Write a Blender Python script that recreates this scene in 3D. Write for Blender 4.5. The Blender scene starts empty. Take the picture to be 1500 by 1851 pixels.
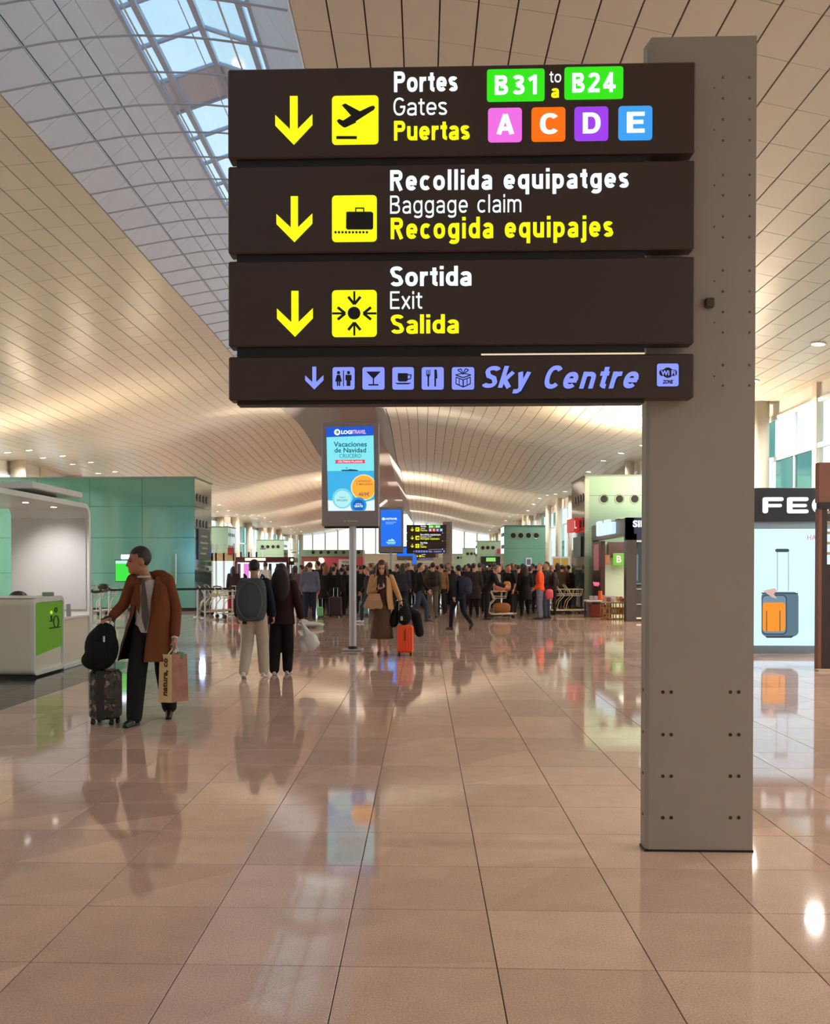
import bpy, math, random
import numpy as np
from mathutils import Vector, Matrix, Euler
C = bpy.context.scene.collection
SC = bpy.context.scene
PI = math.pi
random.seed(7)
# ------------------------------------------------------------------ camera
F, EYE = 1680.0, 1.6
YAW, PITCH = math.radians(1.8), math.radians(-0.8)
R = Euler((PI/2 + PITCH, 0, YAW), 'XYZ').to_matrix()
_c = R.transposed() @ Vector((0, 1, 0))
SX = _c.x/-_c.z - (765-750)/F
SY = _c.y/-_c.z - (925.5-1026)/F
cam = bpy.data.cameras.new('camera'); co = bpy.data.objects.new('camera', cam); C.objects.link(co)
co.location = (0, 0, EYE); co.rotation_euler = (PI/2+PITCH, 0, YAW)
cam.sensor_fit = 'AUTO'; cam.sensor_width = 36; cam.lens = F/1851*36
cam.shift_x = SX*F/1851; cam.shift_y = SY*F/1851; cam.clip_end = 600; cam.clip_start = .05
SC.camera = co
EYEV = Vector((0, 0, EYE))
def ray(px, py):
    return R @ Vector(((px-750)/F+SX, (925.5-py)/F+SY, -1))
def at(px, py, Y):
    d = ray(px, py); return EYEV + d*(Y/d.y)
def flo(px, py):
    d = ray(px, py); return EYEV + d*(-EYE/d.z)
def atx(px, py, X):
    d = ray(px, py); return EYEV + d*(X/d.x)
# ------------------------------------------------------------------ world and exposure
W = bpy.data.worlds.new('sky'); SC.world = W; W.use_nodes = True
nt = W.node_tree; bg = nt.nodes['Background']
tc = nt.nodes.new('ShaderNodeTexCoord'); sp = nt.nodes.new('ShaderNodeSeparateXYZ'); rp = nt.nodes.new('ShaderNodeValToRGB')
nt.links.new(tc.outputs['Generated'], sp.inputs[0]); nt.links.new(sp.outputs['Z'], rp.inputs[0]); nt.links.new(rp.outputs[0], bg.inputs[0])
rp.color_ramp.elements[0].position = 0.0; rp.color_ramp.elements[0].color = (.95, .97, .90, 1)
rp.color_ramp.elements[1].position = .6; rp.color_ramp.elements[1].color = (.27, .41, .56, 1)
bg.inputs[1].default_value = 2.0
SC.view_settings.view_transform = 'Standard'; SC.view_settings.look = 'None'
SC.view_settings.gamma = 1; SC.view_settings.use_curve_mapping = False
SC.view_settings.exposure = 0.0
SC.cycles.max_bounces = 7; SC.cycles.diffuse_bounces = 4; SC.cycles.transparent_max_bounces = 12
SC.cycles.sample_clamp_indirect = 4.0; SC.cycles.caustics_reflective = False; SC.cycles.caustics_refractive = False
DOWN_W, UP_W = 285.0, 150.0      # watts of one ceiling downlight and of one uplight on a pavilion roof
# ------------------------------------------------------------------ materials
def s2l(c):
    return tuple(((v/255)/12.92 if v/255 <= .04045 else ((v/255+.055)/1.055)**2.4) for v in c)
MATS = {}
def mat(name, rgb, rough=.5, metal=0, noise=0, nscale=20, bump=0, spec=.5, coat=0):
    """rgb in 0-255 sRGB; noise = strength of procedural tone variation"""
    if name in MATS: return MATS[name]
    m = bpy.data.materials.new(name); m.use_nodes = True; n = m.node_tree
    b = n.nodes['Principled BSDF']; col = s2l(rgb)
    b.inputs['Roughness'].default_value = rough; b.inputs['Metallic'].default_value = metal
    b.inputs['Specular IOR Level'].default_value = spec; b.inputs['Coat Weight'].default_value = coat
    b.inputs['Base Color'].default_value = (*col, 1)
    m.diffuse_color = (*col, 1)
    if noise or bump:
        t = n.nodes.new('ShaderNodeTexCoord'); x = n.nodes.new('ShaderNodeTexNoise')
        x.inputs['Scale'].default_value = nscale; x.inputs['Detail'].default_value = 4
        n.links.new(t.outputs['Object'], x.inputs['Vector'])
        if noise:
            r = n.nodes.new('ShaderNodeMix'); r.data_type = 'RGBA'
            r.inputs['A'].default_value = (*[v*(1-noise) for v in col], 1)
            r.inputs['B'].default_value = (*[min(1, v*(1+noise)) for v in col], 1)
            n.links.new(x.outputs['Fac'], r.inputs['Factor']); n.links.new(r.outputs['Result'], b.inputs['Base Color'])
        if bump:
            bp = n.nodes.new('ShaderNodeBump'); bp.inputs['Strength'].default_value = bump; bp.inputs['Distance'].default_value = .01
            n.links.new(x.outputs['Fac'], bp.inputs['Height']); n.links.new(bp.outputs[0], b.inputs['Normal'])
    MATS[name] = m; return m
def emi(name, rgb, s=1.0):
    if name in MATS: return MATS[name]
    m = bpy.data.materials.new(name); m.use_nodes = True; b = m.node_tree.nodes['Principled BSDF']
    c = s2l(rgb); b.inputs['Base Color'].default_value = (*[v*.1 for v in c], 1); b.inputs['Roughness'].default_value = .4
    b.inputs['Emission Color'].default_value = (*c, 1); b.inputs['Emission Strength'].default_value = s
    m.diffuse_color = (*c, 1)
    MATS[name] = m; return m
def glass(name, rgb, refl=.12, alpha=.85):
    if name in MATS: return MATS[name]
    m = bpy.data.materials.new(name); m.use_nodes = True; n = m.node_tree; n.nodes.clear()
    o = n.nodes.new('ShaderNodeOutputMaterial'); mx = n.nodes.new('ShaderNodeMixShader')
    tr = n.nodes.new('ShaderNodeBsdfTransparent'); gl = n.nodes.new('ShaderNodeBsdfGlossy'); gl.inputs['Roughness'].default_value = .04
    c = s2l(rgb); tr.inputs[0].default_value = (*c, 1); gl.inputs[0].default_value = (.9, 1, .96, 1)
    lw = n.nodes.new('ShaderNodeLayerWeight'); lw.inputs[0].default_value = .5
    pw = n.nodes.new('ShaderNodeMath'); pw.operation = 'POWER'; pw.inputs[1].default_value = 4; n.links.new(lw.outputs['Facing'], pw.inputs[0])
    fr = n.nodes.new('ShaderNodeMath'); fr.operation = 'MULTIPLY_ADD'; fr.inputs[1].default_value = .5; fr.inputs[2].default_value = .04; n.links.new(pw.outputs[0], fr.inputs[0])
    n.links.new(fr.outputs[0], mx.inputs[0]); n.links.new(tr.outputs[0], mx.inputs[1]); n.links.new(gl.outputs[0], mx.inputs[2]); n.links.new(mx.outputs[0], o.inputs[0])
    m.diffuse_color = (*c, .4)
    MATS[name] = m; return m
# ------------------------------------------------------------------ mesh helpers
class MB:
    def __init__(s): s.v = []; s.f = []
    def add(s, vs, fs):
        k = len(s.v); s.v += [tuple(p) for p in vs]; s.f += [tuple(i+k for i in f) for f in fs]; return s
    def box(s, x0, x1, y0, y1, z0, z1, bev=0):
        if x1 < x0: x0, x1 = x1, x0
        if y1 < y0: y0, y1 = y1, y0
        if z1 < z0: z0, z1 = z1, z0
        if not bev:
            return s.add([(x, y, z) for x in (x0, x1) for y in (y0, y1) for z in (z0, z1)],
                         [(0, 1, 3, 2), (4, 6, 7, 5), (0, 4, 5, 1), (2, 3, 7, 6), (0, 2, 6, 4), (1, 5, 7, 3)])
        b = min(bev, (x1-x0)/2.01, (y1-y0)/2.01, (z1-z0)/2.01)
        vs = []; idx = {}
        for i, (X, sx) in enumerate(((x0, 1), (x1, -1))):
            for j, (Yy, sy) in enumerate(((y0, 1), (y1, -1))):
                for k, (Z, sz) in enumerate(((z0, 1), (z1, -1))):
                    for a in range(3):
                        idx[i, j, k, a] = len(vs)
                        vs.append((X+(0 if a == 0 else sx*b), Yy+(0 if a == 1 else sy*b), Z+(0 if a == 2 else sz*b)))
        fs = []
        q = ((0, 0), (0, 1), (1, 1), (1, 0))
        for i in (0, 1):
            fs.append(tuple(idx[i, a, c, 0] for a, c in (q if i == 0 else q[::-1])))
            fs.append(tuple(idx[a, i, c, 1] for a, c in (q[::-1] if i == 0 else q)))
            fs.append(tuple(idx[a, c, i, 2] for a, c in (q if i == 0 else q[::-1])))
        for i in (0, 1):
            for j in (0, 1):
                fs.append((idx[i, j, 0, 0], idx[i, j, 1, 0], idx[i, j, 1, 1], idx[i, j, 0, 1]))
                fs.append((idx[i, 0, j, 0], idx[i, 1, j, 0], idx[i, 1, j, 2], idx[i, 0, j, 2]))
                fs.append((idx[0, i, j, 1], idx[1, i, j, 1], idx[1, i, j, 2], idx[0, i, j, 2]))
                for k in (0, 1): fs.append((idx[i, j, k, 0], idx[i, j, k, 1], idx[i, j, k, 2]))
        s.add(vs, fs); s.fix = True; return s
    def tube(s, pts, r, n=8, closed=False, cap=True):
        pts = [Vector(p) for p in pts]; rs = r if isinstance(r, (list, tuple)) else [r]*len(pts)
        k0 = len(s.v); m = len(pts); up = None; rings = []
        for i, p in enumerate(pts):
            a = pts[(i-1) % m] if (i > 0 or closed) else pts[i]; b = pts[(i+1) % m] if (i < m-1 or closed) else pts[i]
            t = (b-a).normalized() if (b-a).length > 1e-9 else Vector((0, 0, 1))
            if up is None: up = t.orthogonal().normalized()
            else:
                up = (up - t*up.dot(t)); up = up.normalized() if up.length > 1e-6 else t.orthogonal().normalized()
            w = t.cross(up); rings.append([p+(up*math.cos(2*PI*j/n)+w*math.sin(2*PI*j/n))*rs[i] for j in range(n)])
        vs = [q for ring in rings for q in ring]; fs = []
        for i in range(m if closed else m-1):
            for j in range(n):
                a, b = i*n+j, i*n+(j+1) % n; c, d = ((i+1) % m)*n+(j+1) % n, ((i+1) % m)*n+j; fs.append((a, b, c, d))
        if cap and not closed: fs += [tuple(range(n))[::-1], tuple((m-1)*n+j for j in range(n))]
        return s.add(vs, fs)
    def cyl(s, c, r, h, axis='Z', n=20, r2=None):
        c = Vector(c); d = {'X': Vector((h, 0, 0)), 'Y': Vector((0, h, 0)), 'Z': Vector((0, 0, h))}[axis]
        return s.tube([c, c+d], [r, r if r2 is None else r2], n)
    def prism(s, poly, y0, y1):
        """poly in x,z extruded along y"""
        n = len(poly); vs = [(x, y0, z) for x, z in poly]+[(x, y1, z) for x, z in poly]
        return s.add(vs, [tuple(range(n)), tuple(range(2*n-1, n-1, -1))]+[(i, i+n, (i+1) % n+n, (i+1) % n) for i in range(n)])
    def prismx(s, poly, x0, x1):
        n = len(poly); vs = [(x0, y, z) for y, z in poly]+[(x1, y, z) for y, z in poly]
        return s.add(vs, [tuple(range(n)), tuple(range(2*n-1, n-1, -1))]+[(i, i+n, (i+1) % n+n, (i+1) % n) for i in range(n)])
    def ell(s, c, r, n=12, m=8, M=None):
        vs = []; fs = []
        for i in range(m+1):
            th = PI*i/m
            for j in range(n):
                ph = 2*PI*j/n; p = Vector((r[0]*math.sin(th)*math.cos(ph), r[1]*math.sin(th)*math.sin(ph), r[2]*math.cos(th)))
                if M is not None: p = M @ p
                vs.append(Vector(c)+p)
        for i in range(m):
            for j in range(n): fs.append((i*n+j, (i+1)*n+j, (i+1)*n+(j+1) % n, i*n+(j+1) % n))
        return s.add(vs, fs)
    def cap(s, p0, r0, p1, r1, n=10):
        """closed tapered capsule"""
        p0, p1 = Vector(p0), Vector(p1); t = (p1-p0).normalized() if (p1-p0).length > 1e-6 else Vector((0, 0, 1))
        pts = [p0-t*r0*.98, p0-t*r0*.8, p0-t*r0*.4, p0, p1, p1+t*r1*.4, p1+t*r1*.8, p1+t*r1*.98]
        return s.tube(pts, [r0*.15, r0*.6, r0*.917, r0, r1, r1*.917, r1*.6, r1*.15], n)
    def mesh(s, name, smooth=False):
        me = bpy.data.meshes.new(name); me.from_pydata(s.v, [], s.f); me.validate()
        import bmesh
        b = bmesh.new(); b.from_mesh(me); bmesh.ops.remove_doubles(b, verts=b.verts, dist=1e-5) if smooth else None
        bmesh.ops.recalc_face_normals(b, faces=b.faces); b.to_mesh(me); b.free()
        if smooth: me.polygons.foreach_set('use_smooth', [True]*len(me.polygons))
        return me
    def build(s, name, m, parent=None, smooth=False, **tags):
        return link(name, s.mesh(name, smooth), m, parent, **tags)
def link(name, me, m, parent=None, **tags):
    o = bpy.data.objects.new(name, me); C.objects.link(o)
    if me is not None and m is not None and not me.materials: me.materials.append(m)
    elif me is not None and m is not None:
        o.material_slots[0].link = 'OBJECT'; o.material_slots[0].material = m
    if parent is not None:
        o.parent = parent; o.matrix_parent_inverse = Matrix.Translation(parent_world(parent)).inverted() if parent.get('_w') else Matrix()
    for k, v in tags.items():
        if v: o[k] = v
    return o
def parent_world(p): return Vector(p['_w'])
def thing(name, label, cat, loc=(0, 0, 0), group=None, rz=0):
    """Empty at the thing's base. Parts are modelled in its local space."""
    o = bpy.data.objects.new(name, None); C.objects.link(o); o.location = loc; o.rotation_euler = (0, 0, rz)
    o.empty_display_size = .2; o['label'] = label; o['category'] = cat
    if group: o['group'] = group
    return o
def struct(name):
    o = bpy.data.objects.new(name, None); C.objects.link(o); o['kind'] = 'structure'; return o
def kids(o): return [c for c in bpy.data.objects if c.parent == o]
CH = {}
def copy_tree(o, par=None):
    c = o.copy(); C.objects.link(c); c.parent = par
    for ch in CH.get(o.name, None) or list(o.children): copy_tree(ch, c)
    return c
def rrect(x0, x1, z0, z1, r, n=5):
    p = []
    for cx, cz, a in ((x1-r, z1-r, 0), (x0+r, z1-r, 90), (x0+r, z0+r, 180), (x1-r, z0+r, 270)):
        for i in range(n+1):
            t = math.radians(a+90*i/n); p.append((cx+r*math.cos(t), cz+r*math.sin(t)))
    return p
def ringpoly(mb, outer, inner, y0, y1, axis='y'):
    n = len(outer)
    P = (lambda a, b, t: (a, t, b)) if axis == 'y' else (lambda a, b, t: (t, a, b))
    vs = [P(a, b, y0) for a, b in outer]+[P(a, b, y0) for a, b in inner]+[P(a, b, y1) for a, b in outer]+[P(a, b, y1) for a, b in inner]
    fs = []
    for i in range(n):
        j = (i+1) % n
        fs += [(i, j, n+j, n+i), (2*n+i, 3*n+i, 3*n+j, 2*n+j), (i, 2*n+i, 2*n+j, j), (n+i, n+j, 3*n+j, 3*n+i)]
    mb.add(vs, fs); return mb
_tc = {}
def text_mesh(s, bold=0.0, shear=0.0, res=3, space=1.0):
    key = (s, bold, shear, res, space)
    if key in _tc: return _tc[key]
    cu = bpy.data.curves.new('lettering', 'FONT'); cu.body = s; cu.offset = bold; cu.shear = shear; cu.resolution_u = res
    cu.space_character = space; cu.extrude = 0
    ob = bpy.data.objects.new('tmp', cu); C.objects.link(ob)
    dg = bpy.context.evaluated_depsgraph_get(); me = bpy.data.meshes.new_from_object(ob.evaluated_get(dg))
    C.objects.unlink(ob); bpy.data.objects.remove(ob); bpy.data.curves.remove(cu)
    v = np.array([x.co[:] for x in me.vertices]); f = [tuple(p.vertices) for p in me.polygons]
    bpy.data.meshes.remove(me); _tc[key] = (v, f); return _tc[key]
def text(s, m, parent, box, Y, bold=.02, shear=0, name='lettering', th=.004, space=1.0, fn=None):
    """box = (x0,x1,z0,z1) in the parent's space; glyph bounds are fitted to it"""
    v, f = text_mesh(s, bold, shear, space=space)
    x0, x1, z0, z1 = box; a = v.min(0); b = v.max(0)
    X = x0+(v[:, 0]-a[0])/(b[0]-a[0])*(x1-x0); Z = z0+(v[:, 1]-a[1])/(b[1]-a[1])*(z1-z0)
    mb = MB(); n = len(v)
    P = fn or (lambda x, z, t: (x, Y-t, z))
    mb.v = [P(x, z, th) for x, z in zip(X, Z)]+[P(x, z, 0) for x, z in zip(X, Z)]
    ed = {}
    for q in f:
        for i in range(len(q)):
            e = (q[i], q[(i+1) % len(q)]); ed[e] = ed.get(e, 0)+1
    fs = [tuple(q) for q in f]
    for (i, j) in ed:
        if (j, i) not in ed: fs.append((j, i, n+i, n+j))
    mb.f = fs
    return mb.build(name, m, parent)
# ---- grotesque sign lettering drawn from strokes (cap height 1, x-height .72)
def glyphs(w):
    h = w/2; X = .72
    def E(cx, cy, rx, ry, a0, a1, n=18, ex=2.35):
        out = []
        for i in range(n+1):
            a = math.radians(a0+(a1-a0)*i/n); c, s = math.cos(a), math.sin(a)
            out.append((cx+rx*math.copysign(abs(c)**(2/ex), c), cy+ry*math.copysign(abs(s)**(2/ex), s)))
        return out
    def bowl(W, x0=0): return E(x0+W/2, X/2, W/2-h, X/2-h, 0, 360)
    def stem(x, a, b): return [(x, a), (x, b)]
    def S_(W, H):
        q = H/2; r1 = (H/2+h*.0)/2; t = [E(W/2, H*.745, W/2-h, H*.255-h, 22, 180, 12)[i] for i in range(13)]
        a = E(W/2, H*.745, W/2-h, H*.255-h, 20, 180, 12); b = E(W/2, H*.255, W/2-h, H*.255-h, 0, -160, 12)
        return [a+[(W*.30, H*.545+h*.1), (W*.70, H*.455-h*.1)]+b]
    g = {}
    g['o'] = (.60, [bowl(.60)]); g['c'] = (.54, [E(.30, X/2, .30-h, X/2-h, 48, 312)])
    g['e'] = (.58, [E(.29, X/2, .29-h, X/2-h, -42, -360, 22)+[(h, X/2)]][:1]); g['e'] = (.58, [E(.29, X/2, .29-h, X/2-h, 0, 318, 20), [(h, X/2-.01), (.58-h*.3, X/2-.01)]])
    g['a'] = (.54, [[(.54-h, 0), (.54-h, X*.66)]+E(.27, X*.66, .27-h, X*.34-h, 0, 158, 10), E(.25, X*.28, .25-h, X*.28-h, 0, 360)[:1]*0+[(.54-h, X*.56-h*.6), (.26, X*.56-h*.6)]+E(.24, X*.28, .24-h, X*.28-h*.8, 90, 270, 10)+[(.34, h*.8), (.54-h, X*.2)]])
    for ch, x, a, b in (('d', 1, 0, 1.0), ('q', 1, -.26, X), ('b', 0, 0, 1.0), ('p', 0, -.26, X)):
        g[ch] = (.58, [bowl(.58), stem(.58-h if x else h, a, b)])
    g['g'] = (.58, [bowl(.58), [(.58-h, X), (.58-h, -.04)]+E(.29, -.04, .29-h, .22-h, 0, -150, 10)])
    g['r'] = (.38, [stem(h, 0, X), [(h, X*.55), (h+.06, X*.80), (.26, X-h), (.38, X-h)]])
    g['t'] = (.36, [[(.11+h, .92), (.11+h, .16), (.13+h+.03, h+.02), (.22+h, h), (.36, h)], [(0, X-h*.85), (.36, X-h*.85)]])
    g['s'] = (.50, S_(.50, X)); g['i'] = (w, [stem(h, 0, X), stem(h, .84, 1.0)]); g['l'] = (w, [stem(h, 0, 1.0)])
    g['j'] = (w+.08, [[(h+.08, X), (h+.08, -.12), (h+.03, -.26+h*1.1), (0, -.26+h)], stem(h+.08, .84, 1.0)])
    g['u'] = (.56, [[(h, X), (h, X*.36)]+E(.28, X*.36, .28-h, X*.36-h, 180, 360, 10), stem(.56-h, 0, X)])
    def arch(x0, W): return [(x0+h, 0), (x0+h, X*.62)]+E(x0+W/2, X*.62, W/2-h, X*.38-h, 180, 0, 10)+[(x0+W-h, 0)]
    g['n'] = (.56, [stem(h, 0, X), arch(0, .56)]); g['m'] = (.88, [stem(h, 0, X), arch(0, .48), arch(.48-w, .88-.48+w)])
    g['x'] = (.52, [[(h*.9, X), (.52-h*.9, 0)], [(.52-h*.9, X), (h*.9, 0)]]); g['y'] = (.54, [[(h, X), (.29, .04)], [(.54-h, X), (.27, -.10), (.19, -.26+h), (.02, -.26+h)]])
    g['k'] = (.55, [stem(h, 0, 1.0), [(.50-h*.6, X), (h+.02, X*.36)], [(h+.10, X*.46), (.55-h, 0)]])
    g['P'] = (.62, [stem(h, 0, 1), [(h, 1-h), (.34, 1-h)]+E(.36, .72, .26-h, .28-h, 90, -90, 12)+[(h, .44+h)]])
    g['R'] = (.66, [stem(h, 0, 1), [(h, 1-h), (.36, 1-h)]+E(.37, .73, .27-h, .27-h, 90, -90, 12)+[(h, .46+h)], [(.36, .46), (.66-h, 0)]])
    g['B'] = (.64, [stem(h, 0, 1), [(h, 1-h), (.34, 1-h)]+E(.35, .75, .25-h, .25-h, 90, -90, 12)+[(h, .5+h*.4)], [(.34, .5+h*.4)]+E(.36, .265, .28-h, .265-h, 90, -90, 12)+[(h, h)]])
    g['D'] = (.66, [stem(h, 0, 1), [(h, 1-h), (.30, 1-h)]+E(.30, .5, .36-h, .5-h, 90, -90, 16)+[(h, h)]])
    g['E'] = (.54, [stem(h, 0, 1), [(h, 1-h), (.54, 1-h)], [(h, .52), (.50, .52)], [(h, h), (.54, h)]])
    g['C'] = (.64, [E(.34, .5, .34-h, .5-h, 42, 318, 20)]); g['G'] = (.68, [E(.34, .5, .34-h, .5-h, 42, 352, 20)+[(.68-h, .5)], [(.68, .5-h*.4), (.38, .5-h*.4)]])
    g['S'] = (.62, S_(.62, 1.0)); g['A'] = (.70, [[(h, 0), (.35, 1-h*.3)], [(.70-h, 0), (.35, 1-h*.3)], [(.16, .27), (.54, .27)]])
    g['1'] = (.40, [[(.40-h, 0), (.40-h, 1)], [(.02, .74), (.40-h*.6, .97-h*.4)]]); g['4'] = (.64, [[(.50-h, 0), (.50-h, 1)], [(.50-h, 1-h*.8), (h*.7, .30)], [(0, .28), (.64, .28)]])
    g['2'] = (.60, [E(.30, .71, .30-h, .29-h, 165, -25, 14)+[(h, h*1.3)], [(0, h), (.60, h)]]); g['3'] = (.60, [E(.29, .75, .28-h, .25-h, 155, -80, 12)+[(.22, .52)], [(.22, .52)]+E(.30, .27, .30-h, .27-h, 85, -155, 14)])
    g[' '] = (.30, [])
    return g
def stroke_mesh(s, w, shear=0.0, space=.10):
    G = glyphs(w); x = 0; V = []; Fq = []
    for ch in s:
        adv, st = G[ch]
        for pl in st:
            p = [Vector(q) for q in pl]; p = [q for i, q in enumerate(p) if i == 0 or (q-p[i-1]).length > 1e-4]
            closed = len(p) > 3 and (p[0]-p[-1]).length < 1e-3
            if closed: p = p[:-1]
            n = len(p); k0 = len(V)
            for i in range(n):
                a = p[i-1] if (i > 0 or closed) else None; b = p[(i+1) % n] if (i < n-1 or closed) else None
                t1 = (p[i]-a).normalized() if a is not None else None; t2 = (b-p[i]).normalized() if b is not None else None
                t = ((t1 or t2)+(t2 or t1)); t = t.normalized() if t.length > .2 else (t1 or t2); nn = Vector((-t.y, t.x))
                m = 1/max(.55, nn.dot(Vector((-(t2 or t1).y, (t2 or t1).x))))
                for sg in (1, -1): q = p[i]+nn*sg*w/2*m; V.append((x+q.x+shear*q.y, q.y))
            for i in range(n if closed else n-1): j = (i+1) % n; Fq.append((k0+2*i, k0+2*i+1, k0+2*j+1, k0+2*j))
        x += adv+space
    return np.array(V), Fq
def stext(s, m, parent, box, Y, w=.17, shear=0, th=.004, space=.10):
    v, f = stroke_mesh(s, w, shear, space); x0, x1, z0, z1 = box; a, b = v.min(0), v.max(0)
    X = x0+(v[:, 0]-a[0])/(b[0]-a[0])*(x1-x0); Z = z0+(v[:, 1]-a[1])/(b[1]-a[1])*(z1-z0); n = len(v)
    mb = MB(); mb.v = [(x, Y-th, z) for x, z in zip(X, Z)]+[(x, Y, z) for x, z in zip(X, Z)]; ed = {}
    for q in f:
        for i in range(4): ed[(q[i], q[(i+1) % 4])] = 1
    mb.f = [tuple(q) for q in f]+[(j, i, n+i, n+j) for (i, j) in ed if (j, i) not in ed]
    return mb.build('lettering', m, parent)
# ------------------------------------------------------------------ common materials
M_tile = None
def tile_mat(name, rgb, rough, var=.13, speck=.28):
    m = mat(name, rgb, rough); n = m.node_tree; b = n.nodes['Principled BSDF']
    g = n.nodes.new('ShaderNodeNewGeometry'); sn = n.nodes.new('ShaderNodeVectorMath'); sn.operation = 'SNAP'
    off = n.nodes.new('ShaderNodeVectorMath'); off.operation = 'ADD'; off.inputs[1].default_value = (.334, -3.70, 0)
    sn.inputs[1].default_value = (TW, TW, 50)
    n.links.new(g.outputs['Position'], off.inputs[0]); n.links.new(off.outputs[0], sn.inputs[0])
    wn = n.nodes.new('ShaderNodeTexWhiteNoise'); n.links.new(sn.outputs[0], wn.inputs['Vector'])
    ns = n.nodes.new('ShaderNodeTexNoise'); ns.inputs['Scale'].default_value = 140; ns.inputs['Detail'].default_value = 2
    n2 = n.nodes.new('ShaderNodeTexNoise'); n2.inputs['Scale'].default_value = 5; n2.inputs['Detail'].default_value = 3
    n.links.new(g.outputs['Position'], ns.inputs['Vector']); n.links.new(g.outputs['Position'], n2.inputs['Vector'])
    def mr(src, lo, hi, a=.25, bb=.75):
        k = n.nodes.new('ShaderNodeMapRange'); k.inputs[1].default_value = a; k.inputs[2].default_value = bb
        k.inputs[3].default_value = lo; k.inputs[4].default_value = hi; n.links.new(src, k.inputs[0]); return k.outputs[0]
    def mul(a, c):
        k = n.nodes.new('ShaderNodeMath'); k.operation = 'MULTIPLY'; n.links.new(a, k.inputs[0]); n.links.new(c, k.inputs[1]); return k.outputs[0]
    f1 = mul(mr(wn.outputs['Value'], 1-var, 1+var, 0, 1), mul(mr(ns.outputs['Fac'], 1-speck, 1+speck), mr(n2.outputs['Fac'], .93, 1.07)))
    hs = n.nodes.new('ShaderNodeHueSaturation'); hs.inputs['Color'].default_value = (*s2l(rgb), 1); n.links.new(f1, hs.inputs['Value'])
    n.links.new(hs.outputs[0], b.inputs['Base Color'])
    return m
TW = .63
M_tile = tile_mat('pink_granite', (214, 178, 158), .055)
M_dtile = tile_mat('dark_granite', (62, 60, 60), .08)
M_grout = mat('grout', (88, 62, 46), .8)
M_ceil = mat('ceiling_panel', (208, 199, 184), .33, noise=.03, nscale=2, spec=.6)
M_ceilback = mat('ceiling_backing', (70, 60, 50), .9)
M_lining = mat('skylight_lining', (220, 232, 252), .55, noise=.04, nscale=3)
M_rod = mat('grey_steel_rod', (168, 176, 190), .45, .1)
M_frame = mat('white_aluminium', (222, 226, 228), .45)
M_white = mat('white_paint', (232, 228, 220), .5)
M_glass = glass('clear_glass', (240, 248, 250))
M_tglass = glass('teal_tinted_glass', (150, 190, 190))
M_brown = mat('sign_brown', (66, 49, 42), .42, noise=.06, nscale=30)
M_dark = mat('sign_black_metal', (22, 18, 17), .5)
M_yellow = emi('lit_yellow', (250, 250, 10), 1.0)
M_lwhite = emi('lit_white', (240, 250, 252), 1.05)
M_periw = emi('lit_periwinkle', (140, 155, 250), 1.0)
M_outl = mat('blue_outline', (28, 26, 90), .5)
M_pillar = mat('taupe_painted_steel', (162, 153, 142), .5, 0, noise=.05, nscale=6)
M_black = mat('black_plastic', (18, 18, 19), .45)
M_chrome = mat('brushed_steel', (200, 200, 198), .25, .9)
# ------------------------------------------------------------------ floor
floor = struct('floor')
XN0, XN1, YN0, YN1 = -34, 19, -18, 246
base = MB(); base.box(-21.6, 12.1, -8.2, 158.6, -.12, -.006); base.build('grout_bed', M_grout, floor)
def proj(p):
    q = R.transposed() @ (Vector(p)-EYEV)
    if q.z > -.3: return None
    return ((q.x/-q.z-SX)*F+750, 925.5-(q.y/-q.z-SY)*F)
tiles = []; cand = []
for i in range(XN0, XN1+1):
    for j in range(YN0, YN1+1):
        x0 = -.334+i*TW; y0 = 3.70+j*TW
        if x0 < -21.5 or x0 > 11.6 or y0 < -8 or y0 > 158: continue
        c = (x0+TW/2, y0+TW/2, 0); p = proj(c)
        sc = 0
        if p and -60 < p[0] < 1560 and p[1] < 1950: sc = 1/(c[0]**2+c[1]**2)
        cand.append((sc, i, j))
cand.sort(reverse=True)
rng = np.random.RandomState(3)
def tile_geo(g=.0022, T=.012, b=.0015):
    a0, a1 = g, TW-g
    v = [(a0+b, a0+b, 0), (a1-b, a0+b, 0), (a1-b, a1-b, 0), (a0+b, a1-b, 0), (a0, a0, -b), (a1, a0, -b), (a1, a1, -b), (a0, a1, -b), (a0, a0, -T), (a1, a0, -T), (a1, a1, -T), (a0, a1, -T)]
    f = [(0, 1, 2, 3)]+[(k, 4+k, 4+(k+1) % 4, (k+1) % 4)[::1] for k in range(4)]+[(4+k, 8+k, 8+(k+1) % 4, 4+(k+1) % 4) for k in range(4)]
    return v, f
tv, tf = tile_geo()
mbt = MB(); mbt.v = tv; mbt.f = tf; tile_me = mbt.mesh('tile'); tile_me.materials.append(M_tile)
mbt = MB(); mbt.v = tv; mbt.f = tf; dtile_me = mbt.mesh('tile'); dtile_me.materials.append(M_dtile)
def darkarea(x0, y0): return x0+TW/2 < -4.85 and 7.5 < y0+TW/2 < 15.9
V = np.array(tv); nst = {0: [], 1: []}
for k, (sc, i, j) in enumerate(cand):
    x0 = -.334+i*TW; y0 = 3.70+j*TW; d = darkarea(x0, y0)
    if k < 296:
        o = bpy.data.objects.new('tile', dtile_me if d else tile_me); C.objects.link(o); o.parent = floor
        o.location = (x0, y0, 0); o.rotation_euler = tuple((rng.rand(2)-.5)*.0010)+(0,)
    else: nst[1 if d else 0].append((x0, y0))
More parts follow.
